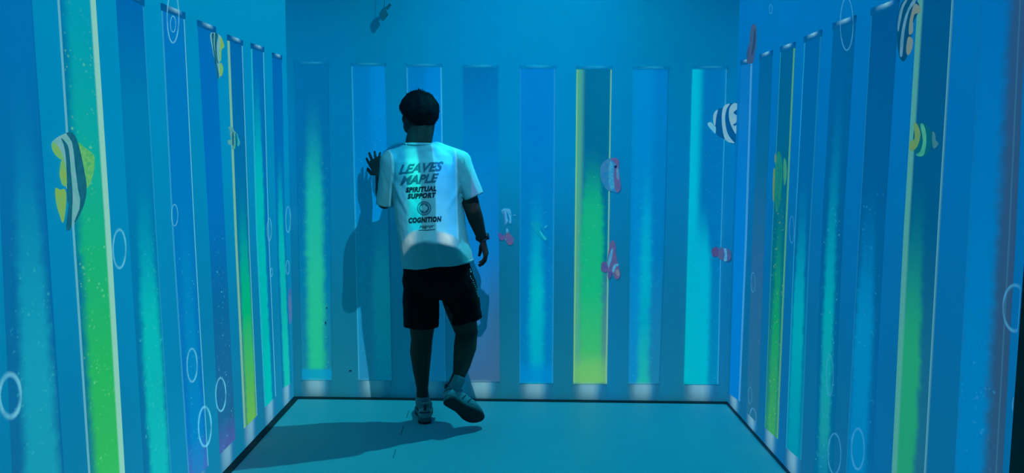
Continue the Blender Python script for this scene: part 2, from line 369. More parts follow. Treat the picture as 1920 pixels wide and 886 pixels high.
# ------------------------------------------------------------------ flat picture pieces on the walls
def slab(name, side, pts, off, th, mat, parent=None, uv=None):
    """polygon of photo points laid on a wall, th thick, its back face off metres from the wall"""
    n = NRM[side]; f = [on(side, x, y, off) + n*th for x, y in pts]; b = [v-n*th for v in f]
    N = len(f)
    bm = bmesh.new(); vf = [bm.verts.new(v) for v in f]; vb = [bm.verts.new(v) for v in b]
    bm.faces.new(vf); bm.faces.new(vb[::-1])
    for i in range(N): bm.faces.new((vf[i], vb[i], vb[(i+1) % N], vf[(i+1) % N]))
    return bm_obj(name, bm, mat, parent, False)
def smooth_poly(pts, n=3):
    out = []; N = len(pts)
    for i in range(N):
        p0, p1, p2, p3 = [Vector(pts[(i+k) % N]) for k in (-1, 0, 1, 2)]
        for k in range(n):
            s = k/n
            q = .5*((2*p1)+(p2-p0)*s+(2*p0-5*p1+4*p2-p3)*s*s+(3*p1-p0-3*p2+p3)*s**3)
            out.append((q.x, q.y))
    return out
def edge_at(side, pts, off, z):
    P = [on(side, x, y, off) for x, y in pts]
    for i in range(len(P)-1):
        if z >= P[i+1].z or i == len(P)-2:
            s = (z-P[i].z)/(P[i+1].z-P[i].z); return P[i]+(P[i+1]-P[i])*s
HT = 1.915
GB = []                                           # edges of the back tubes, for the projector
TH = .004
for ti, (side, le, re, cap, q, label) in enumerate(TUBES):
    q['seed'] = ti*3.7
    n = NRM[side]
    topL = on(side, *le[0]).z if cap else HT; topR = on(side, *re[0]).z if cap else HT
    botL = on(side, *le[-1]).z; botR = on(side, *re[-1]).z
    if le[-1][1] > 870 or side != 'B' and botL > .14: botL = botR = .10
    if side == 'B': pass
    K = 10
    base_pt = (edge_at(side, le, 0, 0)+edge_at(side, re, 0, 0))/2; base_pt.z = 0
    grp = {'L': 'bubble tubes on the left wall', 'B': 'bubble tubes on the back wall', 'R': 'bubble tubes on the right wall'}[side]
    e = empty('bubble_tube', base_pt, label, 'bubble tube', grp)
    vs, uv, fs = [], [], []
    for j in range(K+1):
        s = j/K
        A = edge_at(side, le, 0, botL+(topL-botL)*s); B = edge_at(side, re, 0, botR+(topR-botR)*s)
        for (P, u) in ((A, 0), (B, 1)):
            vs.append(P+n*TH); uv.append((u, s)); vs.append(P+n*.0005); uv.append((u, s))
    for j in range(K):
        k = j*4
        fs += [(k, k+2, k+6, k+4), (k+3, k+1, k+5, k+7), (k+1, k, k+4, k+5), (k+2, k+3, k+7, k+6)]
    fs += [(1, 3, 2, 0), (4*K, 4*K+2, 4*K+3, 4*K+1)]
    mesh_obj('tube_body', vs, fs, picture('tube_picture', side, tube_pic(q)), e, False, uv)
    def quad(name, A0, B0, A1, B1, th, mat):      # bottom-left, bottom-right, top-left, top-right
        v = [P+n*th for P in (A0, B0, B1, A1)]+[P+n*.0005 for P in (A0, B0, B1, A1)]
        mesh_obj(name, v, [(0, 1, 2, 3), (7, 6, 5, 4), (0, 4, 5, 1), (1, 5, 6, 2), (2, 6, 7, 3), (3, 7, 4, 0)], mat, e, False, [(0, 0), (1, 0), (1, 1), (0, 1)]*2)
    wl = (edge_at(side, re, 0, 1.0)-edge_at(side, le, 0, 1.0)).normalized()
    wd = (edge_at(side, re, 0, 1.0)-edge_at(side, le, 0, 1.0)).length
    # silver cap at the top
    A = edge_at(side, le, 0, topL)-wl*wd*.02; B = edge_at(side, re, 0, topR)+wl*wd*.02
    h = .018 if side == 'B' else .026
    quad('cap', A, B, A+Vector((0, 0, h)), B+Vector((0, 0, h)), TH+.002, picture('cap_picture', side, cap_pic))
    # pale foot below
    A1 = edge_at(side, le, 0, botL-.002); B1 = edge_at(side, re, 0, botR-.002)
    A1 = A1-wl*wd*.12; B1 = B1+wl*wd*.12
    A0 = Vector((A1.x, A1.y, .006)); B0 = Vector((B1.x, B1.y, .006))
    if side == 'L': A0.x = xl(0); B0.x = xl(0)
    if side == 'R': A0.x = xr(0); B0.x = xr(0)
    if side == 'B': A0.y = B0.y = D
    else:
        lim = D-.012
        for P in (A0, B0, A1, B1): P.y = min(P.y, lim)
    quad('foot', A0, B0, A1, B1, TH*.6, picture('foot_picture', side, foot_pic, foot_alpha))
    if side == 'B':
        a0 = edge_at('B', le, 0, botL); a1 = edge_at('B', le, 0, topL); b0 = edge_at('B', re, 0, botR); b1 = edge_at('B', re, 0, topR)
        GB.append((q, (a0.x, a0.z, a1.x, a1.z), (b0.x, b0.z, b1.x, b1.z)))

# ------------------------------------------------------------------ projector lamps
ld = bpy.data.lights.new('back_projector_lamp', 'POINT'); ld.shadow_soft_size = .006; ld.energy = 4*PI*PI*1.0; ld.use_nodes = True
t = NT(ld.node_tree); em = ld.node_tree.nodes['Emission']
dx, dy, dz = t.sep(t.n('ShaderNodeTexCoord').outputs['Normal'])
dys = t.m('MAXIMUM', dy, .02); L = D-PB.y
X = t.m('ADD', t.m('MULTIPLY', t.m('DIVIDE', dx, dys), L), PB.x)
Z = t.m('ADD', t.m('MULTIPLY', t.m('DIVIDE', dz, dys), L), PB.z)
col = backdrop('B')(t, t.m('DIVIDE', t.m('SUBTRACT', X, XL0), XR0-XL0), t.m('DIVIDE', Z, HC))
for q, (ax0, az0, ax1, az1), (bx0, bz0, bx1, bz1) in GB:
    ka, kb = (ax1-ax0)/(az1-az0), (bx1-bx0)/(bz1-bz0)
    xa = t.m('ADD', t.m('MULTIPLY', t.m('SUBTRACT', Z, az0), ka), ax0)
    xb = t.m('ADD', t.m('MULTIPLY', t.m('SUBTRACT', Z, bz0), kb), bx0)
    u = t.m('DIVIDE', t.m('SUBTRACT', X, xa), t.m('SUBTRACT', xb, xa))
    zb, zt = (az0+bz0)/2, (az1+bz1)/2
    v = t.m('DIVIDE', t.m('SUBTRACT', Z, zb), zt-zb)
    iu = t.m('MULTIPLY', t.m('GREATER_THAN', u, 0.0), t.m('LESS_THAN', u, 1.0))
    iv = t.m('MULTIPLY', t.m('GREATER_THAN', v, 0.0), t.m('LESS_THAN', v, 1.0))
    q2 = {k: w for k, w in q.items() if k != 'dots'}
    col = t.mix(t.m('MULTIPLY', iu, iv), col, tube_pic(q2)(t, u, v))
    fu = t.m('DIVIDE', t.m('ADD', u, .12), 1.24)
    fm = t.m('MULTIPLY', foot_alpha(t, fu, t.m('DIVIDE', Z, zb)), t.m('MULTIPLY', t.m('LESS_THAN', v, 0.0), t.m('MULTIPLY', t.m('GREATER_THAN', fu, 0.0), t.m('LESS_THAN', fu, 1.0))))
    col = t.mix(fm, col, foot_pic(t, fu, v))
g = t.n('ShaderNodeGamma'); t.put(g.inputs[0], col); g.inputs[1].default_value = .7
col = t.mix(1.0, g.outputs[0], (0, .12, .25, 1), 'SUBTRACT')   # the room's own glow already gives this much
col = t.mix(1.0, col, (0, .0, .0, 1), 'LIGHTEN'); col = t.mix(1.0, col, (.004, 0, 0, 1), 'ADD')
mask = t.m('MULTIPLY', t.m('GREATER_THAN', dy, .03), t.m('GREATER_THAN', Z, .0))
mask = t.m('MULTIPLY', mask, t.m('MULTIPLY', t.m('GREATER_THAN', X, XL0-.02), t.m('LESS_THAN', X, XR0+.02)))
I = t.m('MULTIPLY', t.m('MULTIPLY', mask, GOBO*L*L), t.m('DIVIDE', 1.0, t.m('MINIMUM', t.m('POWER', dys, 3.0), 10)))
t.put(em.inputs[0], col); t.put(em.inputs[1], I)
lo = bpy.data.objects.new('back_projector_lamp', ld); lo.location = PB; link(lo)
# the projector whose beam throws the man's long shadow across the floor
l2 = bpy.data.lights.new('floor_projector_lamp', 'POINT'); l2.energy = 4*PI*PI; l2.shadow_soft_size = .008; l2.use_nodes = True
t = NT(l2.node_tree); em = l2.node_tree.nodes['Emission']
dx, dy, dz = t.sep(t.n('ShaderNodeTexCoord').outputs['Normal'])
dn = t.m('MAXIMUM', t.m('MULTIPLY', dz, -1.0), .12)             # downward share of the beam
fx = t.m('ADD', t.m('MULTIPLY', t.m('DIVIDE', dx, dn), PL.z), PL.x); fy = t.m('ADD', t.m('MULTIPLY', t.m('DIVIDE', dy, dn), PL.z), PL.y)
mask = t.m('MULTIPLY', t.m('LESS_THAN', fy, D-.01), t.m('LESS_THAN', fx, XR0-.02))
mask = t.m('MULTIPLY', mask, t.ss(fx, XL0-.5, XL0-.1)); mask = t.m('MULTIPLY', mask, t.m('GREATER_THAN', dy, -.95))
c = t.mix(t.ss(fx, XL0, XR0), lin(PL_A), lin(PL_B))
t.put(em.inputs[0], c)
t.put(em.inputs[1], t.m('MULTIPLY', mask, t.m('DIVIDE', PL_POWER*PL.z*PL.z, t.m('POWER', dn, 3.0))))
o2 = bpy.data.objects.new('floor_projector_lamp', l2); o2.location = PL; link(o2)

# ------------------------------------------------------------------ fish
def flat(name, side, c, c2=None, sc=40, em=1.0):
    def f(t, u, v):
        tc = t.n('ShaderNodeTexCoord').outputs['Object']
        return t.mix(t.ss(t.noise(tc, sc, 2), .35, .65), lin(c), lin(c2 or c))
    return picture(name, side, f, lit=True)
def fish(name, side, ox, oy, sc, parts, label, cat='fish', group=None):
    """parts: (part name, material, layer, polygon in crop coordinates); first is the body"""
    T = lambda P: [(ox+x/sc, oy+y/sc) for x, y in P]
    b = T(parts[0][3]); cx = sum(p[0] for p in b)/len(b); cy = sum(p[1] for p in b)/len(b)
    e = empty(name, on(side, cx, cy), label, cat, group)
    for nm, mt, lay, P in parts:
        slab(nm, side, smooth_poly(T(P)), .0064, .0010+.0006*lay, mt, e)
    return e
pale_L = flat('pale_scales', 'L', (120, 178, 186), (100, 178, 176)); dark_L = flat('dark_stripe', 'L', (22, 108, 128), (18, 96, 120))
yel_L = flat('yellow_fin', 'L', (130, 178, 88), (112, 182, 110)); yel2_L = flat('lime_fin', 'L', (110, 190, 110), (70, 180, 110), 90)
fish('bannerfish', 'L', 80, 240, 532/120, [
 ('body', pale_L, 0, [(75, 122), (110, 85), (150, 62), (200, 45), (235, 90), (262, 250), (285, 400), (308, 560), (305, 640), (290, 720), (245, 815), (228, 640), (212, 540), (190, 470), (185, 330), (160, 250), (110, 215), (80, 165)]),
 ('dark_band', dark_L, 1, [(195, 45), (222, 34), (255, 50), (285, 110), (315, 220), (345, 370), (362, 490), (347, 610), (310, 710), (270, 780), (262, 770), (302, 670), (310, 600), (290, 500), (265, 300), (250, 150), (225, 90)]),
 ('dark_band', dark_L, 1, [(150, 85), (175, 105), (212, 170), (232, 380), (245, 560), (240, 700), (234, 820), (208, 852), (194, 815), (215, 640), (203, 600), (198, 440), (190, 250), (172, 140)]),
 ('fin', yel_L, 1, [(78, 125), (105, 125), (140, 180), (172, 258), (150, 260), (105, 222), (76, 165)]),
 ('fin', yel_L, 1, [(158, 265), (185, 300), (195, 470), (162, 466), (141, 390), (145, 320)]),
 ('fin', yel_L, 1, [(105, 500), (140, 512), (184, 512), (192, 610), (180, 730), (164, 785), (140, 720), (112, 620)]),
 ('fin', yel2_L, 1, [(298, 120), (345, 160), (420, 222), (428, 300), (412, 400), (380, 480), (364, 488), (345, 360), (318, 220)])],
 'large striped fish with yellow fins hanging head down on the left wall')
fish('bannerfish', 'L', 380, 50, 3.69, [
 ('body', pale_L, 0, [(52, 50), (92, 45), (130, 75), (128, 120), (118, 200), (116, 250), (124, 300), (116, 350), (104, 350), (84, 240), (66, 150)]),
 ('dark_band', dark_L, 1, [(60, 55), (76, 48), (74, 120), (92, 230), (110, 330), (108, 362), (96, 320), (78, 210), (68, 130)]),
 ('dark_band', dark_L, 1, [(84, 46), (104, 60), (94, 130), (100, 220), (108, 250), (100, 250), (88, 200), (82, 120)]),
 ('fin', yel_L, 1, [(122, 70), (142, 110), (147, 140), (130, 158), (126, 200), (124, 235), (116, 230), (118, 160)]),
 ('fin', yel_L, 1, [(124, 248), (136, 270), (140, 300), (128, 342), (118, 330), (116, 280)])],
 'striped fish with yellow fins beside the cap of the speckled dark tube')
fish('butterflyfish', 'L', 420, 225, 545/40, [
 ('body', flat('olive_scales', 'L', (105, 170, 160), (60, 150, 160), 120), 0, [(110, 170), (160, 190), (215, 190), (250, 260), (320, 340), (350, 430), (345, 600), (320, 660), (280, 700), (240, 765), (200, 720), (190, 560), (160, 400), (150, 300)]),
 ('dark_band', flat('teal_stripe', 'L', (0, 118, 140)), 1, [(285, 330), (320, 380), (340, 560), (320, 680), (275, 745), (290, 600), (280, 450)]),
 ('dark_band', dark_L, 1, [(210, 300), (232, 330), (245, 480), (240, 640), (212, 640), (200, 480)]),
 ('fin', flat('pale_fin', 'L', (110, 170, 165), (80, 165, 165), 160), 1, [(100, 520), (150, 510), (195, 530), (190, 620), (140, 625), (105, 590)]),
 ('tail', flat('cyan_tail', 'L', (60, 170, 180)), 1, [(330, 350), (350, 420), (400, 560), (375, 650), (345, 660), (350, 560), (335, 460)])],
 'small yellowish fish on the left edge of the slim green tube')
fish('pink_fish', 'L', 0, 0, 1.0, [('body', flat('pink_scales', 'L', (70, 120, 175), (95, 115, 170)), 0, [(541, 553), (545.5, 551), (546.6, 575), (546.5, 600), (543, 606), (541.2, 580)]),
 ('tail', flat('violet_tail', 'L', (60, 110, 170)), 1, [(542, 545), (545, 540), (546, 552), (542, 555)])],
 'narrow pinkish fish seen nearly edge-on low in the left corner')
# back wall
orB = flat('orange_scales', 'B', (104, 96, 140), (84, 96, 150)); orB2 = flat('red_fin', 'B', (92, 92, 148), (80, 84, 150))
whB = flat('white_stripe', 'B', (90, 175, 210), (60, 155, 205), 90)
gh = flat('glassy_skin', 'B', (50, 150, 205), (85, 180, 220), 130)
fish('glass_fish', 'B', 925, 380, 1181/120, [
 ('body', gh, 0, [(150, 135), (200, 108), (290, 108), (320, 150), (330, 260), (325, 370), (300, 375), (280, 330), (255, 365), (225, 400), (205, 380), (200, 250), (165, 190)]),
 ('stripe', flat('dull_stripe', 'B', (60, 120, 185)), 1, [(165, 160), (200, 160), (215, 250), (230, 400), (215, 405), (200, 320), (190, 220)]),
 ('stripe', flat('blue_stripe', 'B', (0, 125, 195)), 1, [(240, 160), (265, 190), (290, 260), (300, 330), (280, 330), (255, 260)]),
 ('fin', gh, 1, [(370, 225), (385, 205), (408, 235), (390, 243)])],
 'see-through pale fish between the right arm of the man and the cyan-cored tube')
fish('clownfish', 'B', 925, 380, 1181/120, [
 ('body', orB, 0, [(235, 545), (275, 545), (320, 590), (365, 640), (372, 710), (345, 765), (280, 770), (245, 720), (232, 640)]),
 ('fin', orB2, 1, [(90, 565), (120, 552), (160, 590), (215, 600), (222, 640), (190, 680), (130, 682), (100, 630)]),
 ('stripe', whB, 1, [(238, 485), (258, 478), (278, 500), (272, 545), (238, 545)]),
 ('fin', whB, 1, [(216, 655), (226, 650), (228, 690), (219, 692)])],
 'dull red clownfish with spread fins below the see-through fish')
fish('striped_fish', 'B', 925, 380, 1181/120, [
 ('body', flat('teal_skin', 'B', (0, 158, 190), (10, 150, 185), 60), 0, [(700, 365), (770, 355), (840, 365), (900, 430), (940, 520), (990, 640), (980, 690), (930, 690), (860, 620), (790, 560), (740, 480)]),
 ('stripe', flat('deep_stripe', 'B', (0, 132, 186)), 1, [(860, 430), (890, 450), (950, 550), (1005, 630), (985, 640), (930, 590), (870, 500)]),
 ('stripe', flat('light_stripe', 'B', (40, 180, 200)), 1, [(850, 525), (870, 520), (920, 590), (975, 665), (955, 680), (890, 600)]),
 ('tail', flat('deep_tail', 'B', (40, 170, 205)), 1, [(935, 455), (970, 420), (1000, 410), (985, 445), (950, 470)])],
 'faint slanting striped fish inside the cyan-cored tube on the back wall')
fish('clownfish', 'B', 1110, 285, 3.55, [
 ('body', flat('blue_scales', 'B', (30, 130, 185), (60, 130, 180)), 0, [(60, 90), (90, 55), (130, 38), (165, 42), (182, 70), (178, 100), (188, 180), (190, 230), (170, 268), (140, 262), (100, 250), (68, 200), (55, 140)]),
 ('stripe', orB, 1, [(130, 40), (165, 40), (182, 70), (176, 100), (186, 190), (192, 240), (172, 268), (155, 245), (146, 180), (148, 110), (160, 80), (135, 60)]),
 ('stripe', whB, 1, [(165, 95), (176, 110), (180, 160), (172, 190), (162, 150)]),
 ('eye', flat('dark_eye', 'B', (10, 40, 80)), 2, [(150, 92), (160, 88), (166, 96), (158, 108), (149, 104)]),
 ('stripe', flat('pale_blue_stripe', 'B', (40, 145, 195), (70, 165, 200), 90), 1, [(122, 60), (140, 90), (140, 150), (148, 235), (125, 245), (112, 180), (114, 110)])],
 'upright clownfish overlapping the right outline of the yellow-edged tube, upper of two')
fish('clownfish', 'B', 1110, 285, 3.55, [
 ('body', orB, 0, [(125, 595), (145, 590), (158, 620), (158, 670), (172, 740), (186, 800), (180, 838), (155, 842), (132, 800), (108, 790), (104, 720), (112, 650)]),
 ('fin', orB2, 1, [(66, 735), (95, 732), (106, 770), (102, 798), (66, 792), (60, 765)]),
 ('fin', orB2, 1, [(108, 790), (130, 800), (122, 835), (106, 835)]),
 ('stripe', whB, 1, [(132, 642), (140, 650), (130, 710), (112, 765), (106, 760), (112, 700)]),
 ('stripe', whB, 1, [(135, 780), (145, 750), (170, 742), (178, 755), (160, 762), (148, 795), (137, 800)]),
 ('eye', flat('face_patch', 'B', (120, 130, 150)), 1, [(160, 780), (178, 785), (184, 815), (170, 825), (158, 805)])],
 'orange clownfish with white bars by the yellow-edged tube, lower of two')
whB2 = flat('cream_scales', 'B', (122, 182, 204), (140, 186, 196), 40); nvB = flat('navy_stripe', 'B', (0, 92, 148))
fish('sergeant_fish', 'B', 1310, 180, 967/120, [
 ('body', nvB, 0, [(290, 200), (350, 185), (400, 140), (470, 112), (540, 108), (583, 112), (580, 300), (572, 600), (545, 705), (470, 700), (400, 655), (330, 620), (262, 570), (225, 480), (240, 300)]),
 ('stripe', whB2, 1, [(470, 118), (410, 130), (365, 185), (348, 300), (352, 440), (375, 580), (405, 660), (470, 700), (540, 708), (500, 660), (440, 570), (405, 430), (400, 300), (425, 190)]),
 ('stripe', whB2, 1, [(583, 112), (520, 112), (470, 170), (455, 260), (465, 370), (510, 490), (568, 578), (578, 470), (580, 430), (545, 450), (518, 432), (560, 405), (582, 350), (582, 300), (530, 262), (535, 235), (575, 200), (583, 165)]),
 ('stripe', whB2, 1, [(288, 205), (245, 240), (220, 310), (228, 420), (250, 440), (262, 330), (278, 260)]),
 ('tail', flat('pale_tail', 'B', (100, 190, 215), (125, 190, 205)), 1, [(135, 420), (160, 395), (200, 405), (230, 440), (258, 470), (252, 565), (215, 530), (160, 470)])],
 'white and navy banded fish cut off by the right corner')
fish('clownfish', 'B', 0, 0, 1.0, [
 ('body', flat('rust_scales', 'B', (86, 96, 140), (70, 100, 150)), 0, [(1344, 468), (1352, 464), (1362, 466), (1369, 470), (1371, 482), (1366, 489), (1356, 488), (1346, 482)]),
 ('stripe', whB, 1, [(1357, 466), (1362, 467), (1363, 488), (1357, 488), (1359, 477)]),
 ('tail', flat('rust_tail', 'B', (84, 80, 130)), 1, [(1335, 467), (1343, 462), (1347, 470), (1346, 478), (1338, 481), (1335, 474)])],
 'small rust red clownfish with white bar near the right corner')
# right wall
pale_R = flat('grey_scales', 'R', (95, 150, 175), (80, 140, 168)); dark_R = flat('petrol_stripe', 'R', (0, 76, 118)); tan_R = flat('tan_fin', 'R', (110, 140, 140), (125, 135, 120))
fish('moray_fish', 'R', 1380, 0, 242/120, [
 ('body', flat('brown_skin', 'R', (55, 92, 130), (70, 84, 118), 60), 0, [(60, 98), (72, 92), (78, 120), (76, 170), (70, 205), (64, 235), (44, 240), (42, 215), (50, 180), (54, 130)]),
 ('stripe', flat('dark_back', 'R', (30, 72, 112)), 1, [(70, 110), (75, 130), (72, 170), (62, 210), (60, 200), (66, 160)]),
 ('fin', flat('brown_fin', 'R', (50, 84, 122)), 1, [(44, 185), (52, 170), (50, 200), (44, 225), (41, 210)])],
 'thin brown fish rising from the cap of the corner tube on the right wall')
fish('upright_fish', 'R', 1380, 0, 242/120, [
 ('body', flat('olive_skin', 'R', (20, 120, 120), (30, 135, 115), 60), 0, [(160, 572), (172, 590), (176, 650), (170, 740), (158, 800), (148, 780), (144, 700), (150, 620)]),
 ('fin', flat('ochre_fin', 'R', (100, 135, 110)), 1, [(148, 582), (153, 590), (152, 615), (147, 610)]),
 ('fin', flat('ochre_edge', 'R', (110, 140, 90)), 1, [(143, 640), (148, 650), (145, 740), (141, 760), (140, 700)]),
 ('stripe', flat('light_flank', 'R', (60, 150, 120)), 1, [(182, 600), (190, 610), (192, 660), (184, 700), (180, 650)])],
 'dim upright fish in the slim green tube of the right wall')
fish('bannerfish', 'R', 1660, 0, 343/120, [
 ('body', dark_R, 0, [(95, 5), (140, -10), (180, 20), (175, 70), (150, 120), (140, 190), (120, 290), (100, 328), (80, 310), (66, 240), (66, 150), (75, 60)]),
 ('stripe', pale_R, 1, [(100, 10), (120, 0), (100, 40), (84, 110), (72, 170), (68, 140), (78, 70)]),
 ('stripe', pale_R, 1, [(150, 0), (165, 10), (130, 60), (108, 150), (98, 240), (92, 300), (80, 290), (88, 180), (110, 80)]),
 ('fin', tan_R, 1, [(160, 20), (188, 40), (184, 70), (160, 75), (150, 110), (148, 170), (130, 185), (130, 130), (142, 70)]),
 ('fin', tan_R, 1, [(128, 195), (148, 215), (140, 270), (122, 295), (114, 270), (118, 225)])],
 'tall striped fish beside the top of the wide green tube')
fish('butterflyfish', 'R', 1660, 0, 343/120, [
 ('body', flat('green_dark_scales', 'R', (0, 100, 120)), 0, [(165, 665), (205, 660), (240, 690), (255, 740), (240, 800), (205, 838), (165, 825), (150, 790), (152, 720)]),
 ('stripe', flat('mint_stripe', 'R', (75, 170, 140), (50, 155, 140)), 1, [(190, 668), (210, 672), (222, 740), (212, 820), (190, 838), (165, 828), (190, 810), (204, 750)]),
 ('face', flat('yellow_face', 'R', (96, 150, 100), (112, 148, 92), 70), 1, [(155, 660), (175, 670), (190, 720), (175, 780), (150, 808), (133, 800), (135, 760), (160, 740)]),
 ('tail', flat('grey_tail', 'R', (60, 125, 140)), 1, [(255, 705), (268, 720), (270, 750), (285, 770), (262, 795), (254, 760)])],
 'small fish with yellow face across the wide green tube on the right wall')

# ------------------------------------------------------------------ ring bubbles
def ring_mat(side):
    m, t, p = new_mat('bubble_rim')
    col = lin((120, 205, 220)) if side == 'L' else lin((80, 165, 205))
    p.inputs['Base Color'].default_value = col; p.inputs['Emission Color'].default_value = col
    p.inputs['Emission Strength'].default_value = .75 if side == 'L' else .6
    uv = t.sep(t.n('ShaderNodeTexCoord').outputs['UV'])
    tc = t.n('ShaderNodeTexCoord').outputs['Object']
    a = t.m('MULTIPLY', t.m('MULTIPLY', t.ss(uv[1], 0, .45), t.ss(uv[1], 1, .55)), t.ss(t.noise(tc, 22, 2), .2, .7, .4, .85))
    t.put(p.inputs['Alpha'], a)
    return m
RM = {'L': ring_mat('L'), 'R': ring_mat('R')}
RINGS = [
 ('L', 321, 32, 11, 48, 3.5, 'large ring bubble crossing the cap of the pale blue tube'),
 ('L', 321, 45, 5, 15, 2.2, 'small ring bubble inside the large ring at the tube cap'),
 ('L', 324, 403, 6, 20, 2, 'small ring bubble halfway down the pale blue tube'),
 ('L', 220, 466, 12, 36, 5, 'ring bubble just right of the bright green tube'),
 ('L', 14, 741, 20, 40, 11, 'blurred ring bubble at the left edge low on the wall'),
 ('L', 357, 684, 9.5, 31, 4, 'ring bubble on the lower pale blue tube, upper of two'),
 ('L', 411, 739, 9.5, 31, 4, 'ring bubble on the speckled dark tube near its foot'),
 ('L', 381, 799, 12, 37, 5, 'ring bubble on the right edge of the pale blue tube, lowest'),
 ('L', 502.5, 430, 4, 21, 1.6, 'thin ring bubble on the edge of the second turquoise tube'),
 ('L', 506.5, 510, 1.8, 8, 1.2, 'tiny ring bubble below the thin ring on the turquoise tube'),
 ('L', 538, 411, 4.5, 24, 1.8, 'ring bubble beside the corner on the left wall, upper one'),
 ('L', 537, 501, 3, 13, 1.4, 'small ring bubble beside the corner above the pinkish fish'),
 ('R', 1448, 17, 2.6, 9, 1.4, 'tiny ring bubble high on the right wall near the corner'),
 ('R', 1591, 45, 12, 49, 3.5, 'large ring bubble over the cap of the teal tube'),
 ('R', 1487.5, 430, 4.5, 25, 2, 'thin ring bubble between the slim green and cyan tubes'),
 ('R', 1414.5, 529, 4, 18, 1.8, 'faint ring bubble on the dull grey blue tube'),
 ('R', 1908, 577, 22, 43, 7, 'big ring bubble at the far right beside the dark wall end'),
 ('R', 1568, 850, 12, 38, 4, 'bright ring bubble low between the teal and dark blue tubes'),
 ('R', 1612, 841, 12, 38, 5, 'faint ring bubble at the bottom of the dark blue tube'),
 ('R', 1559, 703, 6.5, 38, 2.5, 'faint ring bubble on the right edge of the teal tube'),
 ('R', 1409, 741, 3.5, 16, 1.8, 'faint small ring bubble above the arch near the right corner'),
 ('R', 1414, 783, 6, 18, 3, 'arched ring bubble at the foot of the dull grey blue tube'),
 ('R', 1907, 758, 3.5, 13, 1.8, 'small ring bubble low beside the dark wall end')]
for side, cx, cy, rx, ry, w, label in RINGS:
    vs, uv, fs = [], [], []; N = 40; n = NRM[side]
    cen = on(side, cx, cy)
    for i in range(N):
        a = 2*PI*i/N
        ww = w*(.55+.45*abs(math.sin(a)))
        for k, (s, v) in enumerate(((-1, 0), (0, .5), (1, 1))):
            P = on(side, cx+(rx+s*ww*.6)*math.cos(a), cy+(ry+s*ww*.75)*math.sin(a))
            if side == 'R': P.y = max(P.y, YE+.001)
            P.y = min(P.y, D-.002)
            vs.append(P+n*(.0062+(.0018 if k == 1 else 0))); uv.append((i/N, v))
    for i in range(N):
        j = (i+1) % N
        for k in (0, 1): fs.append((i*3+k, i*3+k+1, j*3+k+1, j*3+k))
    o = mesh_obj('ring_bubble', [v-cen for v in vs], fs, RM[side], None, True, uv)
    o.location = cen
    tag(o, label, 'bubble', 'ring bubbles on the left wall' if side == 'L' else 'ring bubbles on the right wall')

# scuffs on the back wall
for (x, y, w, h, lab) in ((613, 577, 1.6, 1.4, 'tiny dark speck on the leftmost green tube'), (611, 605, 1.2, 4, 'short dark scuff below the speck on the green tube'), (657, 694.5, 2.6, 1.2, 'faint dark scuff low between the first two back tubes')):
    P = [(x-w, y-h*.3), (x-w*.2, y-h), (x+w, y-h*.4), (x+w*.4, y+h*.4), (x-w*.1, y+h), (x-w*.6, y+h*.3)]
    o = slab('scuff_mark', 'B', P, 0, .0048, M_gap); tag(o, lab, 'scuff mark', 'marks on the back wall')

# ------------------------------------------------------------------ small device hanging on a wire
YD = 4.40
M_dev = plain('bluish_plastic', (.10, .22, .28), .5); M_dev2 = plain('dark_plastic', (.01, .02, .04), .5)
base = W(718, 26, YD)
dev = empty('hanging_sensor', base, 'small pale device dangling on a thin wire above the back wall tubes', 'sensor')
def prism(name, P, y0, y1, mat, parent):
    f = [W(x, y, y0) for x, y in P]; b = [W(x, y, y1) for x, y in P]; N = len(P)
    bm = bmesh.new(); a = [bm.verts.new(v) for v in f]; c = [bm.verts.new(v) for v in b]
    bm.faces.new(a); bm.faces.new(c[::-1])
    for i in range(N): bm.faces.new((a[i], c[i], c[(i+1) % N], a[(i+1) % N]))
    bmesh.ops.bevel(bm, geom=bm.edges[:], offset=.0012, segments=2, affect='EDGES')
    return bm_obj(name, bm, mat, parent, False)
hs = prism('housing', [(711, 25), (718.5, 14.5), (722, 14), (728, 27), (720, 38.5), (716, 38.5)], YD-.012, YD+.012, M_dev, dev)
prism('arm', [(722, 14.5), (729.5, 6.5), (733.5, 10), (727, 19)], YD-.007, YD+.007, M_dev, dev)
prism('clip', [(729.8, 6.4), (731, 7), (733.6, 10), (732.6, 10.8)], YD-.010, YD+.010, M_dev2, dev)
prism('clip', [(724, 15), (725, 15.6), (727.3, 18.6), (726.3, 19.2)], YD-.010, YD+.010, M_dev2, dev)
prism('clip', [(726.3, 27), (727.4, 28), (724.8, 32), (723.8, 31)], YD-.014, YD+.010, M_dev2, dev)
def tube_bm(bm, pts, r, seg=10):
    rings = []
    for i, p in enumerate(pts):
        d = (pts[min(i+1, len(pts)-1)]-pts[max(i-1, 0)]).normalized()
        a = d.orthogonal().normalized(); b = d.cross(a)
        rings.append([bm.verts.new(p+(a*math.cos(2*PI*k/seg)+b*math.sin(2*PI*k/seg))*r) for k in range(seg)])
    for A, B in zip(rings, rings[1:]):
        for k in range(seg): bm.faces.new((A[k], A[(k+1) % seg], B[(k+1) % seg], B[k]))
    bm.faces.new(rings[0][::-1]); bm.faces.new(rings[-1])
w0 = W(720.5, 15, YD); bm = bmesh.new(); tube_bm(bm, [w0, Vector((w0.x-.001, w0.y, 2.3)), Vector((w0.x, w0.y, HC))], .0016)
bm_obj('wire', bm, M_dev, dev)
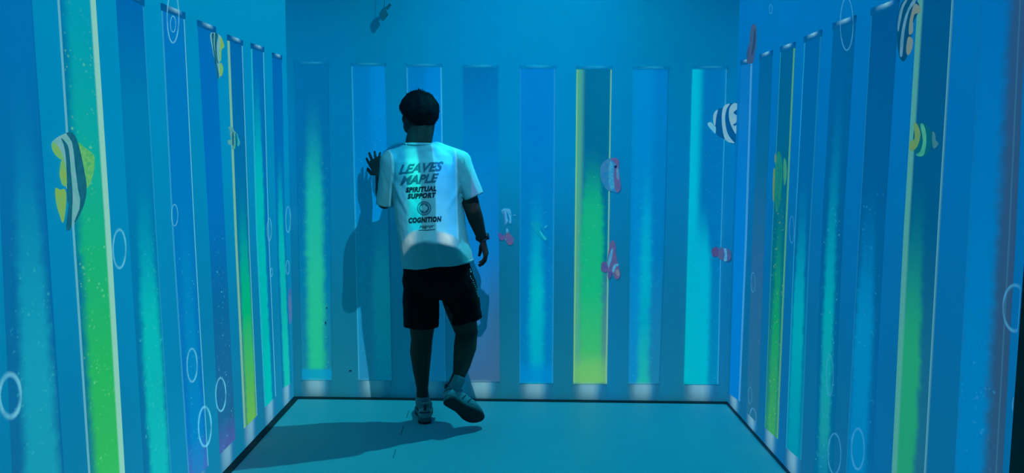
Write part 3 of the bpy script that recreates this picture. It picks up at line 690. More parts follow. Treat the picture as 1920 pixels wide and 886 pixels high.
# ------------------------------------------------------------------ the man
def cone_bm(bm, p0, r0, p1, r1, seg=20, cap0=True, cap1=True, fl=(1, 1), flat_dir=None):
    """tapered limb with round (or flat) ends, closed"""
    d = (p1-p0); Lg = d.length; d.normalize()
    a = (flat_dir-d*flat_dir.dot(d)).normalized() if flat_dir is not None else d.orthogonal().normalized()
    b = d.cross(a)
    prof = []
    if cap0:
        for k in range(5): th = PI/2*k/5; prof.append((-r0*math.cos(th), r0*math.sin(th)))
    prof.append((0, r0)); prof.append((Lg*.5, (r0+r1)/2)); prof.append((Lg, r1))
    if cap1:
        for k in range(1, 6): th = PI/2*k/5; prof.append((Lg+r1*math.sin(th), r1*math.cos(th)))
    rings = []
    for s, r in prof:
        if r < 1e-5: rings.append([bm.verts.new(p0+d*s)])
        else: rings.append([bm.verts.new(p0+d*s+(a*math.cos(2*PI*k/seg)*fl[0]+b*math.sin(2*PI*k/seg)*fl[1])*r) for k in range(seg)])
    for A, B in zip(rings, rings[1:]):
        for k in range(seg):
            j = (k+1) % seg
            if len(A) == 1 and len(B) == 1: continue
            if len(A) == 1: bm.faces.new((A[0], B[j], B[k]))
            elif len(B) == 1: bm.faces.new((A[k], A[j], B[0]))
            else: bm.faces.new((A[k], A[j], B[j], B[k]))
    if len(rings[0]) > 1: bm.faces.new(rings[0][::-1])
    if len(rings[-1]) > 1: bm.faces.new(rings[-1])
def limb(bm, chain, **k):
    for (p0, r0), (p1, r1) in zip(chain, chain[1:]): cone_bm(bm, p0, r0, p1, r1, **k)
def ell(bm, c, r, rot=None, seg=24):
    m = Matrix.Translation(c) @ (rot.to_4x4() if rot else Matrix.Identity(4)) @ Matrix.Diagonal((r[0], r[1], r[2], 1))
    bmesh.ops.create_uvsphere(bm, u_segments=seg, v_segments=seg*2//3, radius=1, matrix=m)
def loft(bm, rings):
    R = [[bm.verts.new(p) for p in r] for r in rings]; N = len(R[0])
    for A, B in zip(R, R[1:]):
        for k in range(N): bm.faces.new((A[k], A[(k+1) % N], B[(k+1) % N], B[k]))
    bm.faces.new(R[0][::-1]); bm.faces.new(R[-1])
def skin(bm, voxel, smooth=4, fac=.5):
    """weld overlapping closed pieces into one continuous surface"""
    bmesh.ops.recalc_face_normals(bm, faces=bm.faces)
    me = bpy.data.meshes.new('tmp'); bm.to_mesh(me); bm.free()
    o = bpy.data.objects.new('tmp', me); COL.objects.link(o)
    r = o.modifiers.new('r', 'REMESH'); r.mode = 'VOXEL'; r.voxel_size = voxel
    s = o.modifiers.new('s', 'SMOOTH'); s.iterations = smooth; s.factor = fac
    bpy.context.view_layer.update()
    dg = bpy.context.evaluated_depsgraph_get()
    out = bpy.data.meshes.new_from_object(o.evaluated_get(dg))
    bpy.data.objects.remove(o); bpy.data.meshes.remove(me)
    for p in out.polygons: p.use_smooth = True
    return out
def put(name, me, mat, parent):
    me.name = name
    if mat: me.materials.clear(); me.materials.append(mat)
    me.transform(Matrix.Translation(-parent_origin(parent)))
    return link(bpy.data.objects.new(name, me), parent)

M_skin = plain('skin', (.068, .036, .028), .6, bump=.15, bscale=300, var=.1)
M_hair = plain('black_hair', (.003, .003, .004), .7, var=.3)
m, t, p = new_mat('white_cotton'); M_shirt = m
tc = t.n('ShaderNodeTexCoord').outputs['Object']
p.inputs['Base Color'].default_value = (.44, .45, .46, 1); p.inputs['Roughness'].default_value = .85; p.inputs['Specular IOR Level'].default_value = .1
b = t.n('ShaderNodeBump'); b.inputs['Strength'].default_value = .25; b.inputs['Distance'].default_value = .004
t.put(b.inputs['Height'], t.noise(tc, 14, 3)); t.put(p.inputs['Normal'], b.outputs[0])
M_short = plain('black_polyester', (.003, .003, .004), .9, var=.3)
for mm in (M_skin, M_hair, M_short): mm.node_tree.nodes['Principled BSDF'].inputs['Specular IOR Level'].default_value = .12
M_ink = plain('black_print', (.010, .006, .02), .7); M_ink2 = plain('grey_print', (.045, .10, .14), .8)
M_shoe = plain('pale_shoe_leather', (.28, .31, .33), .5, var=.12, bscale=40)
M_shoe2 = plain('dark_shoe_trim', (.02, .03, .035), .6)
M_sole = plain('black_rubber', (.012, .014, .016), .8, var=.2, bump=.4, bscale=60)
M_soleside = plain('grey_midsole', (.10, .13, .14), .7)
M_sock = plain('grey_sock', (.20, .23, .25), .9, bump=.3, bscale=400)
M_white = plain('white_print', (.6, .62, .65), .6)

man = empty('person', (-.40, 4.11, 0), 'person in white printed t-shirt and black shorts stepping towards the back wall', 'person')
# ---- shoes (local: x right, y forward, z up; heel back at the origin)
def sole_outline(y):
    """half widths left (medial) and right at a distance y from the heel, shoe length .28"""
    s = y/.28
    hw = .034*math.sqrt(max(0, min(1, s/.07)*(2-min(1, s/.07)))) if s < .07 else .034
    hw += .014*(max(0, min(1, (s-.35)/.3))**1.3) - .003*math.exp(-((s-.4)/.12)**2)
    if s > .72: hw *= math.sqrt(max(0, 1-((s-.72)/.28)**2.6))
    return max(hw, .002)
def ring_at(y, z0, z1, k, N=20, e=2.6, zc=None):
    hw = sole_outline(y)*k; r = []
    for i in range(N):
        a = 2*PI*i/N; ca, sa = math.cos(a), math.sin(a)
        r.append(Vector((hw*math.copysign(abs(ca)**(2/e), ca), y, (z0+z1)/2+(z1-z0)/2*math.copysign(abs(sa)**(2/e), sa))))
    return r
def make_shoe(MX, name, txt):
    def T(bm): bmesh.ops.transform(bm, matrix=MX, verts=bm.verts)
    ys = [.0, .004, .012, .03, .06, .1, .14, .18, .21, .235, .255, .268, .276, .2795]
    bm = bmesh.new(); loft(bm, [ring_at(y, .008+.010*max(0, (y-.2)/.08), .034+.006*(1-min(1, y/.1)), 1.08) for y in ys]); T(bm)
    me = skin(bm, .004, 3)
    root = put(name, me, M_soleside, man)
    bm = bmesh.new(); loft(bm, [ring_at(y, .0+.012*max(0, (y-.2)/.08)**1.5, .013+.012*max(0, (y-.2)/.08), 1.06, e=5) for y in ys]); T(bm)
    put('outsole', skin(bm, .0035, 2), M_sole, root)
    def top(y):                                   # height of the upper
        s = y/.28
        if s < .3: return .098-.012*math.sin(PI*s/.3)
        return .096*(1-(s-.3)/.7)**.75*.9+.034
    bm = bmesh.new(); loft(bm, [ring_at(y+.001, .024, max(.05, top(y)) if y > .006 else .085, .98 if y < .23 else .97, e=2.2) for y in ys[:-1]])
    T(bm); up = put('upper', skin(bm, .004, 5), M_shoe, root)
    # collar, heel tab, tongue, laces
    bm = bmesh.new()
    pts = [Vector((.029*math.cos(a), .046+.042*math.sin(a), .095+.008*abs(math.cos(a/2+PI/4))+(.010 if math.sin(a) < -.5 else 0))) for a in [2*PI*i/20 for i in range(21)]]
    tube_bm(bm, pts, .0070); T(bm); put('collar', skin(bm, .003, 3), M_shoe, root)
    bm = bmesh.new(); cone_bm(bm, Vector((0, .001, .080)), .008, Vector((0, .004, .100)), .008, fl=(1, .4), flat_dir=Vector((1, 0, 0))); T(bm)
    put('heel_tab', skin(bm, .0025, 2), M_shoe2, root)
    bm = bmesh.new(); cone_bm(bm, Vector((0, .135, .082)), .02, Vector((0, .085, .118)), .022, fl=(1, .3), flat_dir=Vector((1, 0, 0))); T(bm)
    put('tongue', skin(bm, .003, 3), M_shoe, root)
    bm = bmesh.new()
    for k in range(5):
        y = .105+.020*k; z = top(y)+.003
        tube_bm(bm, [Vector((-.024, y, z-.010)), Vector((-.010, y+.004, z+.001)), Vector((.010, y+.004, z+.001)), Vector((.024, y, z-.010))], .003, 8)
    T(bm); bm_obj('laces', bm, M_sock, root)
    for sx in (-1, 1):                            # side overlay bands
        for (ya, yb) in ((.09, .12), (.13, .155)):
            bm = bmesh.new()
            P = []
            for k in range(7):
                s = k/6; y = ya+(yb-ya)*s; z = .042+(top(y)*.9-.046)*s*.7
                w = sole_outline(y)*.98*(1-abs((z-.06)/.05)**2.2*.18)
                P.append(Vector((sx*(w+.001), y, z)))
            tube_bm(bm, P, .0032, 8)
            T(bm); put('overlay', skin(bm, .0025, 1), M_shoe2, root)
    # heel lettering wrapped round the heel
    cu = bpy.data.curves.new('heel_text', 'FONT'); cu.body = txt; cu.size = .0155; cu.align_x = 'CENTER'; cu.shear = .3; cu.offset = .0006; cu.extrude = 0
    o = bpy.data.objects.new('tmp', cu); COL.objects.link(o); bpy.context.view_layer.update()
    me = bpy.data.meshes.new_from_object(o.evaluated_get(bpy.context.evaluated_depsgraph_get())); bpy.data.objects.remove(o)
    bm = bmesh.new(); bm.from_mesh(me); bmesh.ops.triangulate(bm, faces=bm.faces)
    ub = BVHTree.FromPolygons([v.co for v in up.data.vertices], [p.vertices for p in up.data.polygons])
    off = parent_origin(up)
    for v in bm.verts:
        p0 = MX @ Vector((v.co.x, -.08, .060+v.co.y)); d = (MX.to_3x3() @ Vector((0, 1, 0))).normalized()
        h = ub.ray_cast(p0-off, d)
        v.co = (h[0]+off-d*.0012) if h[0] is not None else MX @ Vector((v.co.x, .012, .060+v.co.y))
    bm_obj('heel_lettering', bm, M_ink, up, False)
    return root
lheel = Vector((-.452, 4.105, 0))
MXL = Matrix.Translation(lheel) @ Matrix.Rotation(math.radians(8), 4, 'Z')
make_shoe(MXL, 'left_shoe', 'mavsport')
# right foot: heel up, sole turned to the viewer, toe at the floor
hR = W(837, 749, 3.93)
f = Vector((.60, .52, -.57)).normalized(); upv = Vector((-.10, .86, .60)); upv = (upv-f*upv.dot(f)).normalized()
rt = f.cross(upv)
MR = Matrix((rt, f, upv)).transposed().to_4x4(); MR.translation = hR-upv*.02
def zmin(MX): return min((MX @ Vector((sx*.05, y, 0))).z for sx in (-1, 1) for y in (0, .1, .2, .26))
MR.translation.z += max(0, .008-zmin(MR))
make_shoe(MR, 'right_shoe', 'mavsport')
def inshoe(MX, x, y, z): return MX @ Vector((x, y, z))

# ---- body
bm = bmesh.new()
HCN = W(788, 213, 4.135); psi = math.radians(38)
F = Vector((-math.sin(psi), math.cos(psi), 0)); Rr = Vector((math.cos(psi), math.sin(psi), 0)); U = Vector((0, 0, 1))
RH = Matrix((Rr, F, U)).transposed()
def H(x, y, z): return HCN+Rr*x+F*y+U*z
ell(bm, H(0, -.008, .012), (.076, .094, .102), RH)                 # skull
ell(bm, H(0, .030, -.045), (.062, .060, .072), RH)                 # face
ell(bm, H(0, .050, -.088), (.034, .034, .026), RH)                 # chin
for sx in (-1, 1):
    ell(bm, H(sx*.049, .026, -.062), (.022, .050, .042), RH)       # jaw
    ell(bm, H(sx*.042, .064, -.026), (.026, .024, .032), RH)       # cheek bone
    ell(bm, H(sx*.028, .086, .018), (.024, .010, .008), RH)        # brow
    ell(bm, H(sx*.075, -.012, -.018), (.009, .018, .030), RH @ Matrix.Rotation(sx*-.35, 3, 'Z'))   # ear
    ell(bm, H(sx*.073, -.004, -.040), (.006, .009, .012), RH)
    ell(bm, H(sx*.012, .097, -.036), (.009, .010, .008), RH)       # nostril wing
cone_bm(bm, H(0, .086, .006), .009, H(0, .106, -.032), .012)        # nose
ell(bm, H(0, .088, -.058), (.022, .009, .006), RH); ell(bm, H(0, .086, -.068), (.019, .009, .007), RH)   # lips
nk0 = W(786, 284, 4.10)
limb(bm, [(nk0+Vector((0, 0, -.05)), .066), (W(785, 266, 4.10), .067), (H(.0, -.02, -.06), .064)])
ch = W(801, 330, 4.10); 
ell(bm, W(802, 335, 4.105), (.155, .098, .17)); ell(bm, W(812, 430, 4.10), (.140, .094, .16)); ell(bm, W(823, 508, 4.10), (.160, .105, .12))
shL, shR = W(736, 302, 4.10), W(860, 302, 4.10)
limb(bm, [(shL, .052), (nk0, .055), (shR, .052)])
# left arm, folded up towards the wall
elL, wrL = W(721, 377, 4.13), W(713, 325, 4.33)
limb(bm, [(shL, .052), ((shL+elL)/2, .048), (elL, .040), (elL.lerp(wrL, .35), .040), (wrL, .026)])
# right arm, hanging with a bent elbow
elR, wrR = W(886, 392, 4.105), W(904, 447, 4.25)
limb(bm, [(shR, .052), ((shR+elR)/2, .047), (elR, .042), (elR.lerp(wrR, .3), .041), (wrR, .026)])
def hand(bm, o, fwd, pal, side, curl, spread=.10, thumb=1, tc=(.5, .5), k=1.0):
    """o wrist, fwd along the palm, pal out of the palm, side towards the little finger * thumb"""
    fwd = fwd.normalized(); pal = (pal-fwd*pal.dot(fwd)).normalized(); sd = fwd.cross(pal)*side
    # palm
    for s in (-.027, -.009, .009, .027):
        cone_bm(bm, o+fwd*.012*k+sd*s*.65*k, .0145*k, o+fwd*.085*k+sd*s*k, .0125*k, seg=12)
    ell(bm, o+fwd*.035*k-sd*.022*k+pal*.008*k, (.016*k,)*3, seg=12)
    for i, (s, Lf, r) in enumerate(((-.030, .072, .0088), (-.010, .082, .0092), (.011, .076, .0088), (.030, .060, .0078))):
        p0 = o+fwd*(.086-.004*abs(i-1))*k+sd*s*k
        d = (fwd+sd*(i-1.4)*spread).normalized(); r *= k; c = curl[i]
        for j, (fr, kk) in enumerate(((.44, .75), (.31, 1.0), (.25, .8))):
            ang = c*kk; ax = d.cross(pal).normalized()
            d = (Matrix.Rotation(ang, 3, ax) @ d).normalized()
            pj = d.cross(ax)
            p1 = p0+d*Lf*k*fr
            cone_bm(bm, p0, r, p1, r*.9, seg=12); p0, r = p1, r*.9
            pal_j = pj
    # thumb leaves the index side near the wrist
    p0 = o+fwd*.026*k-sd*.026*k+pal*.006*k
    d = (fwd*.75-sd*.75+pal*tc[0]).normalized(); p1 = p0+d*.036*k
    cone_bm(bm, p0, .0135*k, p1, .0110*k, seg=12)
    d2 = (fwd*.95-sd*.25+pal*tc[1]).normalized(); p2 = p1+d2*.030*k; cone_bm(bm, p1, .0108*k, p2, .0098*k, seg=12)
    d3 = (d2+pal*.25).normalized(); cone_bm(bm, p2, .0098*k, p2+d3*.022*k, .0082*k, seg=12)
hand(bm, wrL, W(697, 290, 4.41)-wrL, Vector((.35, 1, -.25)), -1, (.16, .12, .16, .28), .11, tc=(.3, .2), k=1.06)
hand(bm, wrR, Vector((.26, .02, -1)), Vector((-1, .10, 0)), -1, (.46, .50, .52, .54), .06, tc=(.75, .35), k=1.0)
# legs
hpL, hpR = W(793, 530, 4.10), W(851, 530, 4.10)
knL, anL = W(791, 632, 4.115), W(792, 737, 4.15)
limb(bm, [(hpL, .088), (hpL.lerp(knL, .5), .078), (knL, .058)]); limb(bm, [(knL, .056), (W(789, 658, 4.10), .057), (W(790, 695, 4.12), .044), (W(792, 728, 4.145), .031), (anL, .033), (inshoe(MXL, 0, .05, .06), .032)])
knR, anR = W(875, 622, 4.15), W(860, 706, 4.01)
aR = inshoe(MR, 0, .045, .085)
limb(bm, [(hpR, .088), (hpR.lerp(knR, .5), .080), (knR, .060)]); limb(bm, [(knR, .058), (W(872, 650, 4.10), .060), (W(866, 682, 4.06), .046), (W(861, 702, 4.02), .034), (aR, .033), (inshoe(MR, 0, .055, .055), .030)])
body = put('body', skin(bm, .0042, 4), M_skin, man)
# eyes
for sx in (-1, 1):
    bm = bmesh.new(); ell(bm, H(sx*.030, .079, .001), (.0125, .011, .0095), RH, 16)
    bm_obj('eye', bm, M_white, man)
# ---- hair
bm = bmesh.new(); Cn = W(786, 207, 4.125)
NR, NP = 60, 34
def hair_r(az, el):                               # az from the face, el elevation
    d = Rr*math.sin(az)*math.cos(el)+F*math.cos(az)*math.cos(el)+U*math.sin(el)
    r = 1/math.sqrt((d.dot(Rr)/.096)**2+(d.dot(F)/.114)**2+(d.z/(.100 if d.z > 0 else .110))**2)
    r *= 1+.05*noise.noise(d*4.5+Vector((3, 1, 7)))+.025*noise.noise(d*13)
    if d.z < -.2: r *= 1-.07*(-.2-d.z)
    return d, r
def low(az):
    a = abs(az); a = min(a, 2*PI-a)
    if a < .9: return .12+.06*math.sin(a*4)
    if a < 1.55: return .12-(a-.9)/.65*.42
    if a < 2.1: return -.30-(a-1.55)/.55*.45
    return -.75-.25*min(1, (a-2.1)/.7)
outer, inner = [], []
for i in range(NP+1):
    ro, ri = [], []
    for k in range(NR):
        az = 2*PI*k/NR; lo_ = low(az); el = PI/2-(PI/2-lo_)*i/NP
        if i == 0: el = PI/2-.02
        d, r = hair_r(az, el)
        th = .016 if i > NP-2 else .02
        ro.append(bm.verts.new(Cn+d*(r*(1 if i < NP else .955)))); ri.append(bm.verts.new(Cn+d*(r-th-.012)))
    outer.append(ro); inner.append(ri)
for G in (outer, inner):
    for A, B in zip(G, G[1:]):
        for k in range(NR): bm.faces.new((A[k], A[(k+1) % NR], B[(k+1) % NR], B[k]))
    bm.faces.new(G[0])
for k in range(NR): bm.faces.new((outer[-1][k], outer[-1][(k+1) % NR], inner[-1][(k+1) % NR], inner[-1][k]))
rnd = random.Random(3)
def tuft(p, d, L_, r):
    a = d.orthogonal().normalized(); b = d.cross(a); m_ = p+d*L_*.55
    dn = (d+Vector((rnd.uniform(-.4, .4), rnd.uniform(-.4, .4), -.5))).normalized(); tip = m_+dn*L_*.55
    r0 = [bm.verts.new(p-d*.004+(a*math.cos(q)+b*math.sin(q))*r) for q in (0, 2.1, 4.2)]
    r1 = [bm.verts.new(m_+(a*math.cos(q)+b*math.sin(q))*r*.6) for q in (0, 2.1, 4.2)]
    v = bm.verts.new(tip)
    for k in range(3): bm.faces.new((r0[k], r0[(k+1) % 3], r1[(k+1) % 3], r1[k])); bm.faces.new((r1[k], r1[(k+1) % 3], v))
for _ in range(3200):
    az = rnd.uniform(0, 2*PI); el = math.asin(rnd.uniform(math.sin(low(az))+.07, 1)); d, r = hair_r(az, el)
    dd = (d*.35+Vector((0, 0, -.8))+F*.25+Vector((rnd.uniform(-.4, .4), rnd.uniform(-.4, .4), 0))).normalized()
    if d.z > .8: dd = (d*.5+Rr*rnd.uniform(-.9, .9)+F*rnd.uniform(-.5, .9)).normalized()
    tuft(Cn+d*(r*.975), dd, rnd.uniform(.007, .014), .0013)
for _ in range(26):                               # cowlick at the crown
    d = (Vector((.12, -.05, 1))+Vector((rnd.uniform(-.14, .14), rnd.uniform(-.1, .1), 0))).normalized()
    az = math.atan2(d.dot(Rr), d.dot(F)); _, r = hair_r(az, math.asin(d.z))
    tuft(Cn+d*r*.98, (d+Vector((-.5, 0, .1))).normalized(), rnd.uniform(.010, .020), .0013)
bm_obj('hair', bm, M_hair, man)
for sx in (-1, 1):
    bm = bmesh.new(); cone_bm(bm, H(sx*.016, .096, .022), .003, H(sx*.042, .086, .024), .0022, seg=10, fl=(1, 1)); bm_obj('eyebrow', bm, M_hair, man)

# ---- shorts
bm = bmesh.new()
def oval(c, rx, ry, z, N=32, e=2.3, rot=0.0, tiltx=0.0):
    o = []
    for i in range(N):
        a = 2*PI*i/N; ca, sa = math.cos(a), math.sin(a)
        x = rx*math.copysign(abs(ca)**(2/e), ca); y = ry*math.copysign(abs(sa)**(2/e), sa)
        o.append(Vector((c[0]+x, c[1]+y, z+tiltx*x)))
    return o
def pz(px, py, Y=4.10): return W(px, py, Y)
def ov(l, r, py, ry, Yc, e=2.3, tilt=0.0):
    a, b = pz(l, py, Yc), pz(r, py, Yc)
    return oval(((a.x+b.x)/2, Yc), (b.x-a.x)/2, ry, (a.z+b.z)/2, e=e, tiltx=tilt)
loft(bm, [ov(766, 872, 470, .104, 4.10), ov(757, 884, 500, .118, 4.10), ov(754, 893, 525, .124, 4.10), ov(756, 896, 540, .122, 4.10), ov(770, 880, 556, .10, 4.10)])
loft(bm, [ov(758, 822, 612, .098, 4.105, tilt=-.03), ov(757, 823, 590, .098, 4.105), ov(756, 824, 560, .105, 4.10), ov(757, 822, 530, .10, 4.10)])
loft(bm, [ov(849, 904, 601, .092, 4.13, tilt=.25), ov(844, 903, 585, .096, 4.125), ov(832, 899, 560, .105, 4.11), ov(822, 892, 530, .10, 4.10)])
me = skin(bm, .0055, 5)
for v in me.vertices:
    q = v.co*1.0
    v.co += v.normal*(.006*noise.noise(Vector((q.x*16, q.y*16, q.z*7)))+.003*noise.noise(q*30))
shorts = put('shorts', me, M_short, man)

# ---- t-shirt
bm = bmesh.new()
lv = [  # left px, right px, photo row, depth half, centre depth, tilt
 (753, 889, 495, .134, 4.10, .11), (751, 886, 478, .133, 4.10, .09), (748, 880, 455, .130, 4.10, .05), (744, 874, 425, .126, 4.10, .02), (739, 869, 390, .124, 4.10, .0),
 (737, 866, 355, .124, 4.10, .0), (734, 867, 325, .120, 4.10, -.02), (733, 868, 305, .106, 4.10, -.04), (742, 858, 290, .086, 4.10, -.03), (752, 842, 279, .070, 4.10, -.02), (758, 820, 271.5, .070, 4.10, .0)]
loft(bm, [ov(l, r, py, ry, Yc, e=2.35, tilt=tl) for l, r, py, ry, Yc, tl in lv])
cone_bm(bm, W(768, 287, 4.10), .052, W(735, 302, 4.10), .056); cone_bm(bm, W(818, 285, 4.10), .052, W(862, 304, 4.10), .060)
cone_bm(bm, W(735, 302, 4.10), .060, W(721, 385, 4.125), .046, cap1=False, fl=(1.0, 1.25), flat_dir=Vector((1, 0, 0)))
cone_bm(bm, W(860, 305, 4.10), .062, W(888, 369, 4.10), .056, cap1=False, fl=(1.0, 1.15), flat_dir=Vector((1, 0, 0)))
me = skin(bm, .0055, 4)
FOLDS = []
for (x0, y0, x1, y1, wd, am) in [(765, 285, 830, 274, .010, .004), (745, 300, 800, 292, .012, -.003), (738, 345, 775, 420, .011, .004), (745, 340, 800, 400, .014, -.003), (866, 340, 835, 400, .012, .004), (862, 352, 858, 430, .010, -.004),
        (868, 300, 866, 350, .006, -.004), (737, 300, 738, 350, .006, -.004), (800, 450, 770, 490, .014, .005), (845, 430, 868, 488, .013, .005), (815, 455, 822, 492, .014, -.004), (870, 400, 884, 470, .010, .004), (720, 330, 712, 380, .010, .003), (880, 330, 897, 368, .010, .004), (715, 320, 730, 372, .008, -.003)]:
    a_, b_ = W(x0, y0, 4.0), W(x1, y1, 4.0); FOLDS.append((a_.x, a_.z, b_.x, b_.z, wd, am))
for v in me.vertices:
    q = v.co
    w = .0045*noise.noise(Vector((q.x*9+q.z*3, q.y*9, q.z*4.5)))+.0025*noise.noise(Vector((q.x*22+q.z*12, q.y*20, q.z*14)))
    for (ax, az, bx, bz, wd, am) in FOLDS:
        ex, ez = bx-ax, bz-az; L2 = ex*ex+ez*ez
        s_ = max(0, min(1, ((q.x-ax)*ex+(q.z-az)*ez)/L2)); dd = math.hypot(q.x-ax-ex*s_, q.z-az-ez*s_)
        w += am*math.exp(-(dd/wd)**2)*math.sin(PI*min(1, .15+s_*.85))
    if q.z < 1.05: w += .005*math.sin(q.x*34+q.z*6)*min(1, (1.05-q.z)/.18)*(1 if q.y < 4.1 else .6)
    hb = q.z-(W(820, 498, 4.1).z+.10*(q.x-W(820, 498, 4.1).x))
    if hb < .020: w = w*.6+.0012
    elif hb < .025: w -= .0012
    v.co = q+v.normal*w
shirt = put('t_shirt', me, M_shirt, man)
so = parent_origin(shirt)
sb = BVHTree.FromPolygons([v.co+so for v in shirt.data.vertices], [p.vertices[:] for p in shirt.data.polygons])
def on_shirt(px, py, lift=.0012, bvh=None):
    d = ray(px, py); d.normalize(); h = (bvh or sb).ray_cast(CP, d)
    return None if h[0] is None else h[0]+(h[1]*lift if h[1].dot(d) < 0 else -d*lift)
# collar rib and hems
bm = bmesh.new()
cpts = ov(760, 816, 270.5, .069, 4.10, e=2.1); cpts.append(cpts[0].copy())
tube_bm(bm, cpts, .0078, 12); put('collar', skin(bm, .003, 2), M_shirt, shirt)

def lettering(name, txt, cx, cy, wpx, hpx, ang, shear, off, mat, rough=0.0, parent=None, bvh=None, sp=1.0):
    cu = bpy.data.curves.new('text', 'FONT'); cu.body = txt; cu.size = 1; cu.shear = shear; cu.offset = off; cu.resolution_u = 3; cu.space_character = sp
    o = bpy.data.objects.new('tmp', cu); COL.objects.link(o); bpy.context.view_layer.update()
    me = bpy.data.meshes.new_from_object(o.evaluated_get(bpy.context.evaluated_depsgraph_get())); bpy.data.objects.remove(o)
    bm = bmesh.new(); bm.from_mesh(me); bmesh.ops.triangulate(bm, faces=bm.faces)
    x0 = min(v.co.x for v in bm.verts); x1 = max(v.co.x for v in bm.verts); y0 = min(v.co.y for v in bm.verts); y1 = max(v.co.y for v in bm.verts)
    for v in bm.verts:
        v.co.x = ((v.co.x-x0)/(x1-x0)-.5)*wpx; v.co.y = ((v.co.y-y0)/(y1-y0)-.5)*hpx; v.co.z = 0
    return stick(name, bm, cx, cy, ang, mat, rough, parent, bvh)
def stick(name, bm, cx, cy, ang, mat, rough=0.0, parent=None, bvh=None, lift=.0012):
    for _ in range(4):
        es = [e for e in bm.edges if e.calc_length() > 2.6]
        if not es: break
        bmesh.ops.subdivide_edges(bm, edges=es, cuts=1); bmesh.ops.triangulate(bm, faces=bm.faces)
    ca, sa = math.cos(ang), math.sin(ang); kill = []
    for v in bm.verts:
        x, y = v.co.x, v.co.y
        if rough: x += rough*noise.noise(Vector((x*.5, y*.5, 1)))*2; y += rough*noise.noise(Vector((x*.45, y*.6, 5)))*2
        P = on_shirt(cx+x*ca+y*sa, cy-(-x*sa+y*ca), lift, bvh)
        if P is None: kill.append(v)
        else: v.co = P
    if kill: bmesh.ops.delete(bm, geom=kill, context='VERTS')
    return bm_obj(name, bm, mat, parent or shirt, False)
A5 = math.radians(4.5)
lettering('lettering', 'LEAVES', 789.5, 314.5, 86, 18, -A5, .45, .04, M_ink2, .7, sp=1.0)
lettering('lettering', 'MAPLE', 787, 335.5, 74, 17, -A5, .45, .04, M_ink2, .7, sp=1.0)
lettering('lettering', 'SPIRITUAL', 789.5, 354.5, 58, 10, -math.radians(3), .25, .065, M_ink, sp=1.12)
lettering('lettering', 'SUPPORT', 791, 366.5, 54, 10, -math.radians(3), .25, .065, M_ink, sp=1.12)
lettering('lettering', 'COGNITION', 797, 411.5, 62, 10.5, -math.radians(3), .2, .065, M_ink, sp=1.12)
lettering('lettering', 'Mslgmpr', 800, 425, 28, 8, -math.radians(6), .5, .0, M_ink, .2, sp=.85)
def disc(bm, r0, r1, N=40):
    A = [bm.verts.new((r0*math.cos(2*PI*i/N), r0*math.sin(2*PI*i/N), 0)) for i in range(N)] if r0 else None
    B = [bm.verts.new((r1*math.cos(2*PI*i/N), r1*math.sin(2*PI*i/N), 0)) for i in range(N)]
    if A:
        for i in range(N): bm.faces.new((A[i], B[i], B[(i+1) % N], A[(i+1) % N]))
    else: bm.faces.new(B); bmesh.ops.triangulate(bm, faces=bm.faces)
bm = bmesh.new(); disc(bm, 11.3, 13.2); disc(bm, 0, 9.8); stick('round_emblem', bm, 795.3, 390, 0, M_ink2)
leaf = [(0, -8), (.5, -8), (.5, -4.2), (3, -4.6), (5.6, -3.6), (5, -2.4), (7.6, .4), (6, 1), (6.8, 3.6), (3.6, 2.8), (3.4, 4.4), (2.4, 3.8), (2.6, 6.4), (1.2, 5.8), (0, 8)]
leaf = leaf+[(-x, y) for x, y in leaf[-2:0:-1]]
bm = bmesh.new(); bm.faces.new([bm.verts.new((x, y, 0)) for x, y in leaf]); bmesh.ops.triangulate(bm, faces=bm.faces)
stick('leaf_print', bm, 795.3, 390, 0, M_shirt, lift=.0022)
bm = bmesh.new()
P = [(-15, -1.2), (-6, -.9), (2, -1.3), (8, -.2), (17, .3), (17, 1.3), (8, .8), (1, -.2), (-6, .1), (-12, .0)]
bm.faces.new([bm.verts.new((x, y, 0)) for x, y in P]); bmesh.ops.triangulate(bm, faces=bm.faces); stick('underline', bm, 799, 430.5, 0, M_ink)
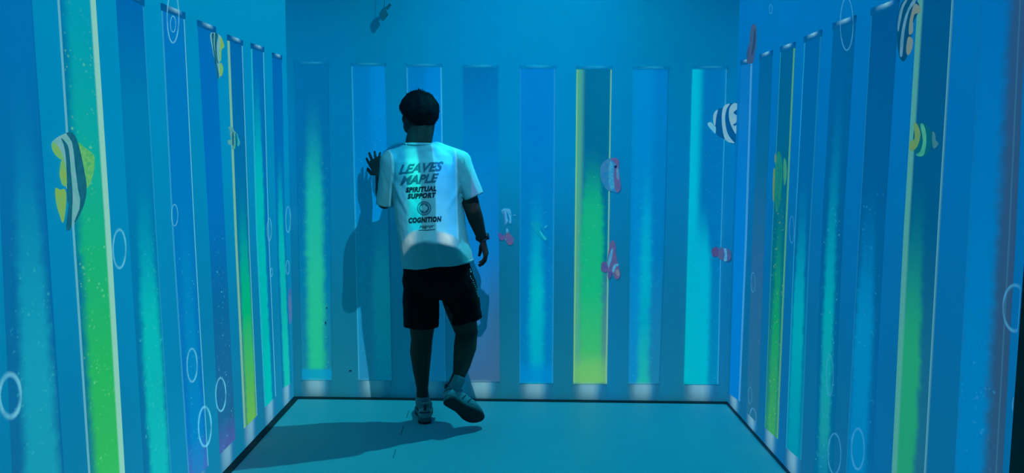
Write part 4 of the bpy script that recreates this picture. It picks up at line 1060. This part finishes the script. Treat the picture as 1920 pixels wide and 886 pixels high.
# white lettering down the right side of the shorts
shb = BVHTree.FromPolygons([v.co+so for v in shorts.data.vertices], [p.vertices[:] for p in shorts.data.polygons])
bm = bmesh.new(); rs = random.Random(11)
for k, (x, y) in enumerate([(881.5, 517.5), (884, 521.5), (886.5, 525), (888, 529), (889.5, 533), (890.5, 537.5), (892, 541), (893.3, 545), (894.5, 549), (896, 552), (897, 555.5)]):
    for j in range(2):                            # worn, unreadable stitched characters
        a_ = rs.choice((.35, 1.9, 2.6)); L_ = rs.uniform(.9, 1.7); ca, sa = math.cos(a_), math.sin(a_); ox, oy = x-888+rs.uniform(-1, 1), 536-y+rs.uniform(-.8, .8)
        bm.faces.new([bm.verts.new((ox+ca*u_*L_-sa*w_*.32, oy+sa*u_*L_+ca*w_*.32, 0)) for u_, w_ in ((-1, -1), (1, -1), (1, 1), (-1, 1))])
stick('side_lettering', bm, 888, 536, 0, M_white, 0, shorts, shb)
bm = bmesh.new()
for (x, y, w, h) in ((0, 0, 1.2, 1.6), (-1.2, 4, 1, .6)):
    bm.faces.new([bm.verts.new(((x+sx*w), (y+sy*h), 0)) for sx, sy in ((-1, -1), (1, -1), (1.1, .9), (-.8, 1))])
stick('side_mark', bm, 882.5, 508.5, 0, M_white, 0, shorts, shb)
# ---- socks
for nm, ch_ in (('left_sock', [(W(792, 741, 4.148), .037), (W(792.5, 752, 4.152), .039), (inshoe(MXL, 0, .048, .09), .040)]), ('right_sock', [(W(861.5, 705, 4.016), .0355), (W(861, 712, 4.0).lerp(aR, .3), .034), (aR, .034)])):
    bm = bmesh.new()
    for (p0, r0), (p1, r1) in zip(ch_, ch_[1:]): cone_bm(bm, p0, r0, p1, r1, cap0=(p0 is not ch_[0][0]))
    put(nm, skin(bm, .004, 3), M_sock, man)
# ---- watch
wd_ = (wrR-elR).normalized(); wc = wrR-wd_*.012
bm = bmesh.new(); a_ = wd_.orthogonal().normalized(); b_ = wd_.cross(a_)
tube_bm(bm, [wc+(a_*math.cos(2*PI*i/24)+b_*math.sin(2*PI*i/24))*.030 for i in range(25)], .005, 8)
wt = put('wristwatch', skin(bm, .0025, 1), M_shoe2, man)
n_ = Vector((1, -.15, .2)); n_ = (n_-wd_*n_.dot(wd_)).normalized()
bm = bmesh.new(); cone_bm(bm, wc+n_*.028, .019, wc+n_*.039, .0175, cap0=False, cap1=False, seg=28); bm_obj('watch_face', bm, M_ink, wt, False)
